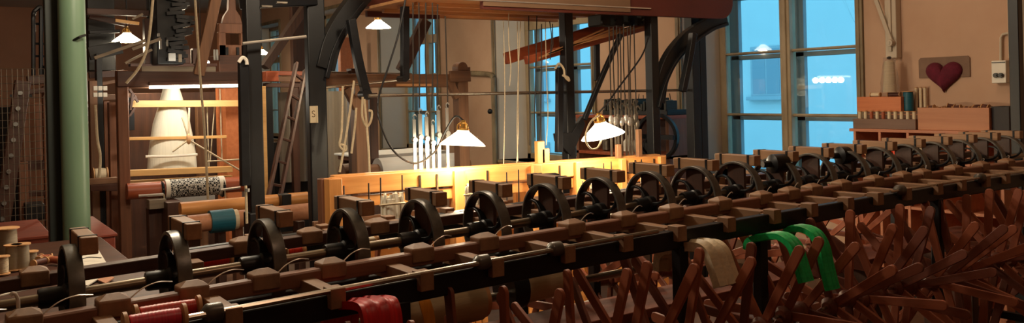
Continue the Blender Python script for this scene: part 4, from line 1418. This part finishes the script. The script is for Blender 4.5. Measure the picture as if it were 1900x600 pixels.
p, q = PY(240, 305, YJ + 1.3), PY(415, 170, YJ + 1.3)
MB().bb((p.x, YJ + 1.4, .0), (q.x, YJ + 1.45, q.z)).build('rear_frame', 'dark_wood_z', jl, .004)
# fluorescent tube under the top beam
p, q = PY(277, 162, YJ - .42), PY(447, 159, YJ - .42)
ft = empty('tube_lamp', (p + q) / 2, 'glowing white tube lamp under the top beam of the patterned-cloth loom', 'lamp')
MB().tube([p, q], .013, 14).build('tube', 'tube_glow', ft)
MB().bar(p + V((0, .02, .03)), q + V((0, .02, .03)), .04, .03).build('holder', 'dark_wood_x', ft, .003)
for k in range(5):
    point('tube_light', p.lerp(q, (k + .5) / 5) + V((0, .1, -.05)), TUBE / 5, (1, .92, .76), .04)

# pattern-card head above the loom
YH2 = YJ + .2
ch = empty('card_head', (PY(310, 60, YH2).x, YH2, zJ(310, 118, YH2)), 'dark loom head with a hanging black chain of cards, above the patterned-cloth loom', 'loom head')
rng = random.Random(21)
p, q = PY(292, 120, YH2), PY(338, -20, YH2)
MB().bb((p.x, YH2, p.z), (q.x, YH2 + .3, q.z + .5)).build('card_cage', 'black_paint', ch, .01)
for k in range(17):
    y = 112 - 8 * k
    a = PY(340 + rng.uniform(-6, 4) + (9 if 30 < y < 70 else 0), y, YH2 - .05)
    MB().box((a.x - .04, YH2 + .12, a.z), (.16, .36, .035), M.Rotation(rng.uniform(-.3, .3), 3, 'Y')).build('pattern_card', 'black_paint', ch, .002)
for x, y, w, h, m_ in ((319, 106, .06, .07, 'cloth_white'), (334, 108, .03, .07, 'grey_wood_x'), (298, 82, .018, .09, 'pale_metal'), (310, 80, .016, .06, 'pale_metal'), (294, 65, .02, .03, 'pale_metal')):
    p = PY(x, y, YH2 - .25)
    MB().box(p, (w, .02, h)).build('metal_plate', m_, ch, .002)
for (a, b, c, d), w, m_ in (((270, 75, 175, 108), .02, 'grey_wood_x'), ((298, 72, 245, 92), .02, 'grey_wood_x'), ((282, 92, 232, 118), .015, 'grey_wood_x'), ((214, 38, 258, 44), .02, 'gold_x'), ((245, 36, 265, 26), .015, 'grey_wood_x')):
    MB().bar(PY(a, b, YJ - .5), PY(c, d, YJ - .5), .02, w * 1.3).build('lever', m_, ch, .002)
for (x0, y0, x1, y1), m_ in (((268, 35, 276, 118), 'dark_wood_z'), ((276, -10, 292, 118), 'black_paint'), ((356, 90, 372, 122), 'dark_wood_z'), ((240, 118, 400, 124), 'dark_wood_x'), ((160, 20, 290, 27), 'dark_wood_x'), ((336, 92, 350, 118), 'dark_wood_z')):
    a, b = PY(x0, y1, YJ + .5), PY(x1, y0, YJ + .5)
    MB().bb((a.x, YJ + .45, a.z), (b.x, YJ + .55, b.z)).build('head_frame', m_, ch, .004)
MB().bar(PY(402, -10, YJ - .35), PY(368, 140, YJ - .35), .06, .09).build('diagonal_board', 'brown_wood_z', ch, .004)
# orange-lit carved bracket at the right
cb = empty('loom_bracket', (PY(430, 120, YJ + 1.6).x, YJ + 1.6, zJ(430, 122, YJ + 1.6)), 'tall shaped wooden loom upright with a square dark opening behind the tube-lit loom', 'bracket')
Yb = YJ + 1.6
for x0, x1, y0, y1 in ((405, 417, 60, 110), (446, 456, 60, 110), (405, 456, 45, 62), (405, 456, 84, 104)):
    a, b = PY(x0, y1, Yb), PY(x1, y0, Yb)
    MB().bb((a.x, Yb - .04, a.z), (b.x, Yb + .04, b.z)).build('frame_board', 'red_wood_z', cb, .005)
MB().prism([PY(x, y, Yb) for x, y in ((412, 46), (450, 46), (446, 30), (438, 18), (436, -20), (426, -20), (424, 18), (416, 30))], (0, .08, 0)).build('crest', 'red_wood_z', cb, .005)
for x in (420, 440):
    a, b = PY(x - 2, 120, Yb - .1), PY(x + 2, 88, Yb - .1)
    MB().bb((a.x, Yb - .14, a.z), (b.x, Yb - .1, b.z)).build('peg', 'black_iron', cb, .003)
for x in (398, 403):
    a, b = PY(x - 2, 112, Yb - .2), PY(x + 1, 92, Yb - .2)
    MB().bb((a.x, Yb - .22, a.z), (b.x, Yb - .2, b.z)).build('metal_plate', 'pale_metal', cb, .002)
a, b = PY(398, 128, Yb), PY(456, 104, Yb)
MB().bb((a.x, Yb - .2, a.z - .4), (b.x, Yb + .2, b.z)).build('base_block', 'dark_wood_x', cb, .005)

# long ropes from the ceiling
for k, (pxs, l_) in enumerate((([(361, -15), (372, 150), (380, 250), (386, 370)], 'long pale rope falling in front of the tube lamp'),
                               ([(285, -15), (275, 80), (258, 125), (234, 155)], 'pale rope running down to the left post of the patterned-cloth loom'),
                               ([(177, 195), (181, 260), (186, 290), (184, 330)], 'thin pale rope with a knot just right of the green column'))):
    P_ = bez([PY(x, y, YJ - .75) for x, y in pxs], 6)
    o = MB().tube(P_, .011, 6).build('hanging_rope', 'cord_pale', None, loc=P_[-1])
    tag(o, l_, 'rope', 'pale ropes round the patterned-cloth loom')

# ================================================================== structures beside the column (seen to its right and left)
YD = 8.6
dl = empty('side_loom', (PY(190, 250, YD).x, YD, 0), 'dark loom side frame with small shelves between green column and patterned-cloth loom', 'loom')
for px, y, w, m_ in ((172, 150, .07, 'brown_wood_z'), (196, 188, .05, 'red_wood_z'), (182, 100, .05, 'black_paint')):
    p = PY(px, y, YD)
    MB().bb((p.x - w / 2, YD - .05, 0), (p.x + w / 2, YD + .05, p.z)).build('post', m_, dl, .004)
for x0, y0, x1, y1, h, m_ in ((165, 182, 222, 180, .05, 'brown_wood_x'), (165, 140, 230, 136, .06, 'dark_wood_x'), (165, 160, 220, 150, .03, 'brown_wood_x'), (165, 30, 232, 44, .05, 'dark_wood_x'), (165, 348, 216, 346, .08, 'dark_wood_x'), (165, 100, 225, 88, .12, 'black_paint'), (165, 60, 222, 58, .03, 'black_iron')):
    MB().bar(PY(x0, y0, YD + .1), PY(x1, y1, YD + .1), .06, h).build('rail', m_, dl, .003)
p, q = PY(164, 400, YD + .6), PY(236, 190, YD + .6)
MB().bb((p.x, YD + .6, 0), (q.x, YD + .64, q.z)).build('rear_panel', 'dark_wood_z', dl, .003)
p, q = PY(164, 132, YD + .5), PY(212, -5, YD + .5)
MB().bb((p.x, YD + .5, p.z), (q.x, YD + .9, q.z + .4)).build('card_cage', 'black_paint', dl, .01)
p = PY(184, 332, YD - .3)
spool('thread_spool', (p.x - .05, YD - .3, p.z + .04), .12, .055, 'cream_thread', 'fat cream spool on the side rail just right of the green column', 'spool', (1, 0, 0), None, 1.1, .01)
for k in range(6):
    x, y = 177 + 9 * (k % 3), 164 + 12 * (k // 3)
    p = PY(x, y, YD - .05)
    MB().box(p, (.035, .02, .04)).build('paper_tag', 'paper', dl, .002)

# dark loom at the far left with a studded slanting cheek and a tall iron loop
YL2 = 7.2
fl = empty('dark_loom', (PY(45, 300, YL2).x, YL2, 0), 'dark loom with studded slanting side and iron loop left of green column', 'loom')
MB().tube(bez([PY(62, 150, YL2), PY(62, 60, YL2), PY(62, 27, YL2), PY(68, 17, YL2), PY(75, 13, YL2), PY(76, 25, YL2), PY(76, 90, YL2), PY(76, 150, YL2)], 5), .016, 8).build('iron_loop', 'black_iron', fl)
for y in (44, 81, 104):
    MB().tube([PY(62, y, YL2 + .02), PY(96, y + 1, YL2 + .02)], .009, 6).build('iron_rung', 'black_iron', fl)
MB().tube([PY(84, 122, YL2), PY(84, 146, YL2)], .015, 8).build('handle', 'black_iron', fl)
MB().bar(PY(50, 150, YL2), PY(96, 146, YL2), .08, .07).build('top_rail', 'dark_wood_x', fl, .005)
MB().bar(PY(42, 172, YL2), PY(96, 166, YL2), .06, .04).build('top_rail', 'dark_wood_x', fl, .005)
MB().bar(PY(18, 178, YL2 - .1), PY(60, 178, YL2 - .1), .02, .02).build('peg', 'black_iron', fl)
a, b = PY(42, 150, YL2 - .06), PY(2, 425, YL2 - .06)
MB().bar(a, b, .1, .13, (0, 1, 0)).build('slanting_cheek', 'dark_wood_z', fl, .006)
for k in range(9):
    p = a.lerp(b, (k + .8) / 9.5) + V((-.01, -.06, 0))
    MB().cyl(p, p + V((0, -.03, 0)), .016, 10).build('stud', 'pale_metal', fl)
for px, w, y in ((84, .045, 160), (42, .06, 300), (93, .05, 250)):
    p = PY(px, y, YL2 + .1)
    MB().bb((p.x - w / 2, YL2 + .05, 0), (p.x + w / 2, YL2 + .15, p.z)).build('post', 'red_wood_z', fl, .004)
for y in (304, 312, 360):
    MB().bar(PY(38, y, YL2 + .1), PY(96, y - 2, YL2 + .1), .06, .04).build('rail', 'dark_wood_x', fl, .004)
p, q = PY(-30, 420, YL2 + .5), PY(34, 198, YL2 + .5)
MB().bb((p.x, YL2 + .5, 0), (q.x, YL2 + .55, q.z)).build('dark_panel', 'black_paint', fl, .004)
p, q = PY(46, 420, YL2 + .7), PY(92, 190, YL2 + .7)
MB().bb((p.x, YL2 + .7, 0), (q.x, YL2 + .74, q.z)).build('back_panel', 'red_wood_z', fl, .004)
p, q = PY(46, 405, YL2 - .1), PY(80, 375, YL2 - .1)
MB().bb((p.x, YL2 - .2, q.z - .12), (q.x, YL2, q.z)).build('tool_box', 'black_paint', fl, .01)
# wire-mesh guard
ym = 6.6
wmx = MB()
for k in range(12):
    x = -8 + 10 * k
    a, b = PY(x, 128, ym), PY(x, 440, ym)
    wmx.tube([(a.x, ym, b.z), (a.x, ym, a.z)], .0022, 4)
za, zb2_ = PY(40, 128, ym).z, PY(40, 440, ym).z
xa, xb_ = PY(-8, 200, ym).x, PY(103, 200, ym).x
for k in range(24):
    z = zb2_ + (za - zb2_) * k / 23
    wmx.tube([(xa, ym, z), (xb_, ym, z)], .0022, 4)
ms = empty('wire_guard', ((xa + xb_) / 2, ym, 0), 'thin wire mesh guard standing in front of the dark loom on the far left', 'guard')
wmx.build('mesh', 'dull_metal', ms)
for x in (xa, xb_):
    MB().bb((x - .012, ym - .012, 0), (x + .012, ym + .012, za)).build('post', 'black_iron', ms, .002)

# red-brown chests, seen either side of the column
YQ = 5.6


def chest(x0, x1, ytop, Y, dep, label, m1='red_wood_x', vents=True):
    a, b = PY(x0, ytop, Y), PY(x1, ytop, Y)
    z = (a.z + b.z) / 2
    c = empty('wooden_chest', ((a.x + b.x) / 2, Y + dep / 2, 0), label, 'chest')
    MB().bb((a.x, Y, .03), (b.x, Y + dep, z - .02)).build('body', m1, c, .006)
    MB().bb((a.x - .01, Y - .012, z - .02), (b.x + .01, Y + dep, z)).build('lid', m1, c, .005)
    MB().bb((a.x + .02, Y + .02, 0), (b.x - .02, Y + dep - .02, .03)).build('plinth', 'dark_wood_x', c)
    if vents:
        for fz in (.16, .31):
            p = V((a.x + (b.x - a.x) * .72, Y, z - fz))
            MB().bar(p + V((-.05, -.006, -.012)), p + V((.05, -.006, .012)), .01, .012).build('finger_slot', 'black_paint', c)
    return c


mat('chest_red', (150, 72, 52), .5, 0, .2, (2, 20, 20), .1, rgb2=(122, 54, 40))
chest(150, 214, 436, YQ, .95, 'red-brown wooden chest with finger slots between green column and loom post', 'chest_red')
chest(-40, 92, 442, YQ - .1, .8, 'long red-brown wooden chest left of the green column', 'chest_red', False)
# white sheets on a low table behind the machine
zt = .95
tb = empty('low_table', (PZ(110, 495, zt).x, 3.1, 0), 'low dark table carrying white pattern papers behind the first black wheel', 'table')
A = [PZ(x, y, zt) for x, y in ((-10, 535), (200, 505), (200, 470), (60, 450))]
tx0, tx1 = min(p.x for p in A) - .05, max(p.x for p in A) + .05
ty0, ty1 = 2.98, 4.55
tb.location = ((tx0 + tx1) / 2, (ty0 + ty1) / 2, 0)
MB().bb((tx0, ty0, zt - .035), (tx1, ty1, zt - .004)).build('table_top', 'dark_wood_x', tb, .003)
for x in (tx0 + .05, tx1 - .05):
    for y in (ty0 + .05, ty1 - .05):
        MB().bb((x - .025, y - .025, 0), (x + .025, y + .025, zt - .035)).build('leg', 'dark_wood_z', tb)


def sheet(pxs, label, z, th=.004, m_='paper'):
    P_ = [PZ(x, y, z) for x, y in pxs]
    c = sum(P_, V()) / len(P_)
    o = MB().prism(P_, (0, 0, th)).build('paper_sheet', m_, None, 0, loc=c)
    tag(o, label, 'paper')


sheet(((-5, 552), (90, 529), (146, 517), (142, 500), (110, 512), (50, 532)), 'long white paper lying on the low table under the shaft', zt - .003)
sheet(((138, 470), (180, 461), (200, 494), (202, 508), (162, 532), (138, 532)), 'white paper seen right of the first black wheel', zt + .002)
o = MB().tube(bez([PZ(148, 482, zt + .02), PZ(165, 478, zt + .02), PZ(188, 479, zt + .02)], 4), .002, 5).build('thread', 'cable_black', None, loc=PZ(165, 478, zt + .01))
tag(o, 'dark thread lying across the white paper', 'thread')
sheet(((180, 521), (200, 513), (212, 517), (196, 528)), 'small yellowed card on the low table beside the white paper', zt + .002, .004, 'box_brown')

# spools standing on the table's left end
mat('grey_thread', (150, 138, 118), .6, 0, .12, (6, 6, 120), .1)
for k, (x, y, h, r_, m_) in enumerate(((12, 492, .15, .042, 'grey_thread'), (25, 502, .1, .027, 'grey_thread'), (40, 500, .1, .029, 'grey_thread'), (3, 510, .07, .025, 'silk_cream'), (56, 492, .055, .026, 'grey_thread'))):
    p = PZ(x, y, zt)
    standing_spool((p.x, p.y, zt + .001), h, r_, m_, ['tall grey thread spool at the back of the low table\'s left end', 'small grey spool on the low table, just left of its twin', 'small grey spool on the low table, just right of its twin', 'cream spool at the left end of the low table', 'low grey spool near the dark bobbins on the low table'][k], None)
rng = random.Random(6)
for k in range(5):
    p = PZ(62 + 8 * k, 490 + 2 * (k % 2), zt)
    spool('bobbin', (p.x, p.y, zt + .018), .07, .014, ('rust_thread', 'dark_spool')[k % 2], 'small dark bobbin lying on the low table beside the grey spools', 'bobbin', (cos(k * 1.3), sin(k * 1.3), 0), 'small dark bobbins lying on the low table', 1.15, .005)
# ladder leaning in the middle distance, clutter behind
YLa = 8.8
la = empty('wooden_ladder', (PY(520, 330, YLa).x, YLa, 0), 'red-brown wooden ladder leaning behind the timber gantry', 'ladder')
l0, l1 = PY(550, 117, YLa + .3), PY(501, 350, YLa - .3)
r0, r1 = PY(566, 130, YLa + .3), PY(523, 350, YLa - .3)
ext = lambda a, b: b + (b - a) * (b.z / (a.z - b.z))
l1, r1 = ext(l0, l1), ext(r0, r1)
for a, b in ((l0, l1), (r0, r1)):
    MB().bar(a, b, .03, .07, (0, 1, 0)).build('rail', 'dark_wood_z', la, .004)
for k in range(9):
    f = .06 + k * .115
    MB().bar(l0.lerp(l1, f), r0.lerp(r1, f), .06, .025).build('rung', 'dark_wood_x', la, .003)
YE = 9.6
bk = empty('beam_rack', (PY(520, 200, YE).x, YE, 0), 'dark rack stacked with wooden loom beams behind the ladder', 'rack')
for y, h, x0, x1, m_ in ((136, .05, 500, 575, 'red_wood_x'), (147, .06, 505, 580, 'brown_wood_x'), (158, .05, 490, 580, 'dark_wood_x')):
    MB().bar(PY(x0, y, YE), PY(x1, y + 1, YE), .1, h).build('stored_beam', m_, bk, .004)
p, q = PY(484, 152, YE - .1), PY(506, 133, YE - .1)
MB().bb((p.x, YE - .3, p.z), (q.x, YE, q.z)).build('stored_box', 'red_wood_x', bk, .005)
for px, m_ in ((497, 'black_paint'), (545, 'dark_wood_z'), (578, 'dark_wood_z')):
    p = PY(px, 160, YE)
    MB().bb((p.x - .04, YE - .04, 0), (p.x + .04, YE + .04, p.z)).build('post', m_, bk, .004)
p, q = PY(505, 400, YE + .3), PY(640, 175, YE + .3)
MB().bb((p.x, YE + .3, 0), (q.x, YE + .34, PY(560, 262, YE + .3).z)).build('low_panel', 'black_paint', bk)
# hung cloths in the gap beside the broad post
mat('hanging_grey', (150, 140, 126), .85, 0, .08, (14, 14, 1.5), .2)
p, q = PY(520, 340, YE + .2), PY(690, 168, YE + .2)
n = 60
pl_ = []
for k in range(n + 1):
    f = k / n
    pl_.append((p.x + (q.x - p.x) * f, YE + .2 + .03 * sin(f * 46) + .02 * sin(f * 17), p.z))
cu = MB().prism(pl_ + [(x, y + .012, z) for x, y, z in pl_[::-1]], (0, 0, q.z - p.z)).build('dust_sheet', 'hanging_grey', None, 0, loc=((p.x + q.x) / 2, YE + .2, p.z))
tag(cu, 'tall grey dust sheet hanging behind the broad black post', 'cloth')
# distant dark timber upright and window-side boards
for k, (x, w, Y, y0, m_, l_) in enumerate(((550, .2, 12.5, -20, 'dark_wood_z', 'broad dark timber upright in the distance left of the broad black post'),
                                          (640, .22, 13.0, 70, 'box_orange', 'orange-lit timber upright standing before the far window'))):
    p = PY(x, y0, Y)
    o = MB().bb((p.x - w / 2, Y - .06, 0), (p.x + w / 2, Y + .06, min(CEIL, p.z))).build('timber_upright', m_, None, .006, loc=(p.x, Y, 0))
    tag(o, l_, 'post')
o = MB().bar(PY(640, -94, 11.5), PY(490, 125, 11.5), .1, .2, (0, 1, 0)).build('timber_brace', 'dark_wood_z', None, .005, loc=PY(565, 15, 11.5))
tag(o, 'slanting dark timber brace in the distance behind the small lamp', 'brace')

# ================================================================== things under and behind the machine
a, b = PY(735, 588, 2.62), PY(886, 556, 2.62)
cr = empty('canvas_roll', ((a.x + b.x) / 2, 2.62, a.z), 'thick roll of beige canvas lying below the machine\'s dark beam', 'roll')
mat('canvas_beige', (196, 178, 142), .85, 0, .1, (5, 60, 60), .15)
MB().tube([a, b], .075, 24).build('canvas', 'canvas_beige', cr)
MB().tube([b, b + V((.02, 0, 0))], .068, 24).build('roll_core', 'bobbin_wood', cr)
MB().tube([a - V((.3, 0, 0)), b + V((.9, 0, 0))], .016, 10).build('spindle', 'shaft_steel', cr)
a2, b2 = PY(935, 538, 2.62), PY(962, 532, 2.62)
MB().tube([a2, b2], .08, 24).build('flange_drum', 'black_iron', cr)
a3, b3 = PY(965, 530, 2.62), PY(1030, 516, 2.62)
MB().tube([a3, b3], .07, 24).build('canvas', 'canvas_beige', cr)
mat('silk_ochre', (224, 150, 46), .45, 0, .12, (40, 40, 4), .15)
rib = bez([PY(784, 538, 2.2), PY(788, 560, 2.16), PY(796, 590, 2.16), PY(800, 640, 2.18)], 4)
o = MB().sweep(rib, rect(.036, .005), (0, 1, 0)).build('silk_ribbon', 'silk_ochre', None, loc=rib[-1])
tag(o, 'ochre yellow silk ribbon hanging between the swifts', 'ribbon')
wood('board_red', (112, 58, 42), (136, 74, 52), 'x', .85)
fb = empty('trestle_board', (2.2, 2.5, 0), 'broad red-brown board on trestles beneath the machine', 'board')
ZB = cr.location.z - .082
MB().bb((.6, 2.38, ZB - .035), (4.9, 2.62, ZB)).build('plank', 'board_red', fb, .004)
for x in (.9, 2.3, 3.7, 4.6):
    MB().bb((x, 2.38, 0), (x + .06, 2.66, ZB - .035)).build('trestle', 'dark_wood_z', fb, .004)
a, b = PZ(1028, 582, .72), PZ(1110, 562, .72)
ps_ = MB().bar(a, b, .05, .025).build('pale_batten', 'paper', None, .003, loc=(a + b) / 2)
tag(ps_, 'pale wooden batten lying under the swifts near the middle', 'batten')
a, b = PZ(1030, 598, .70), PZ(1100, 578, .70)
ps_ = MB().bar(a, b, .03, .02).build('pale_batten', 'bobbin_wood', None, .003, loc=(a + b) / 2)
tag(ps_, 'second thinner pale batten just below the first', 'batten')
# ================================================================== light
W = bpy.data.worlds.new('dusk_sky')
SC.world = W
W.use_nodes = True
bg = W.node_tree.nodes['Background']
bg.inputs[0].default_value = (.19, .66, 1.0, 1)
bg.inputs[1].default_value = WORLD
def point(name, p, watts, col=(1, .80, .56), r=.05):
    l = bpy.data.lights.new(name, 'POINT')
    l.energy, l.color, l.shadow_soft_size = watts, col, r
    o = bpy.data.objects.new(name, l)
    COL.objects.link(o)
    o.location = p
    return o
for nm, p, w, c in FILL_LIGHTS:
    point(nm, p, w, c, .12)
vs = SC.view_settings
vs.view_transform, vs.look, vs.gamma, vs.exposure = 'Standard', 'None', 1, EXPOSURE
vs.use_curve_mapping = False
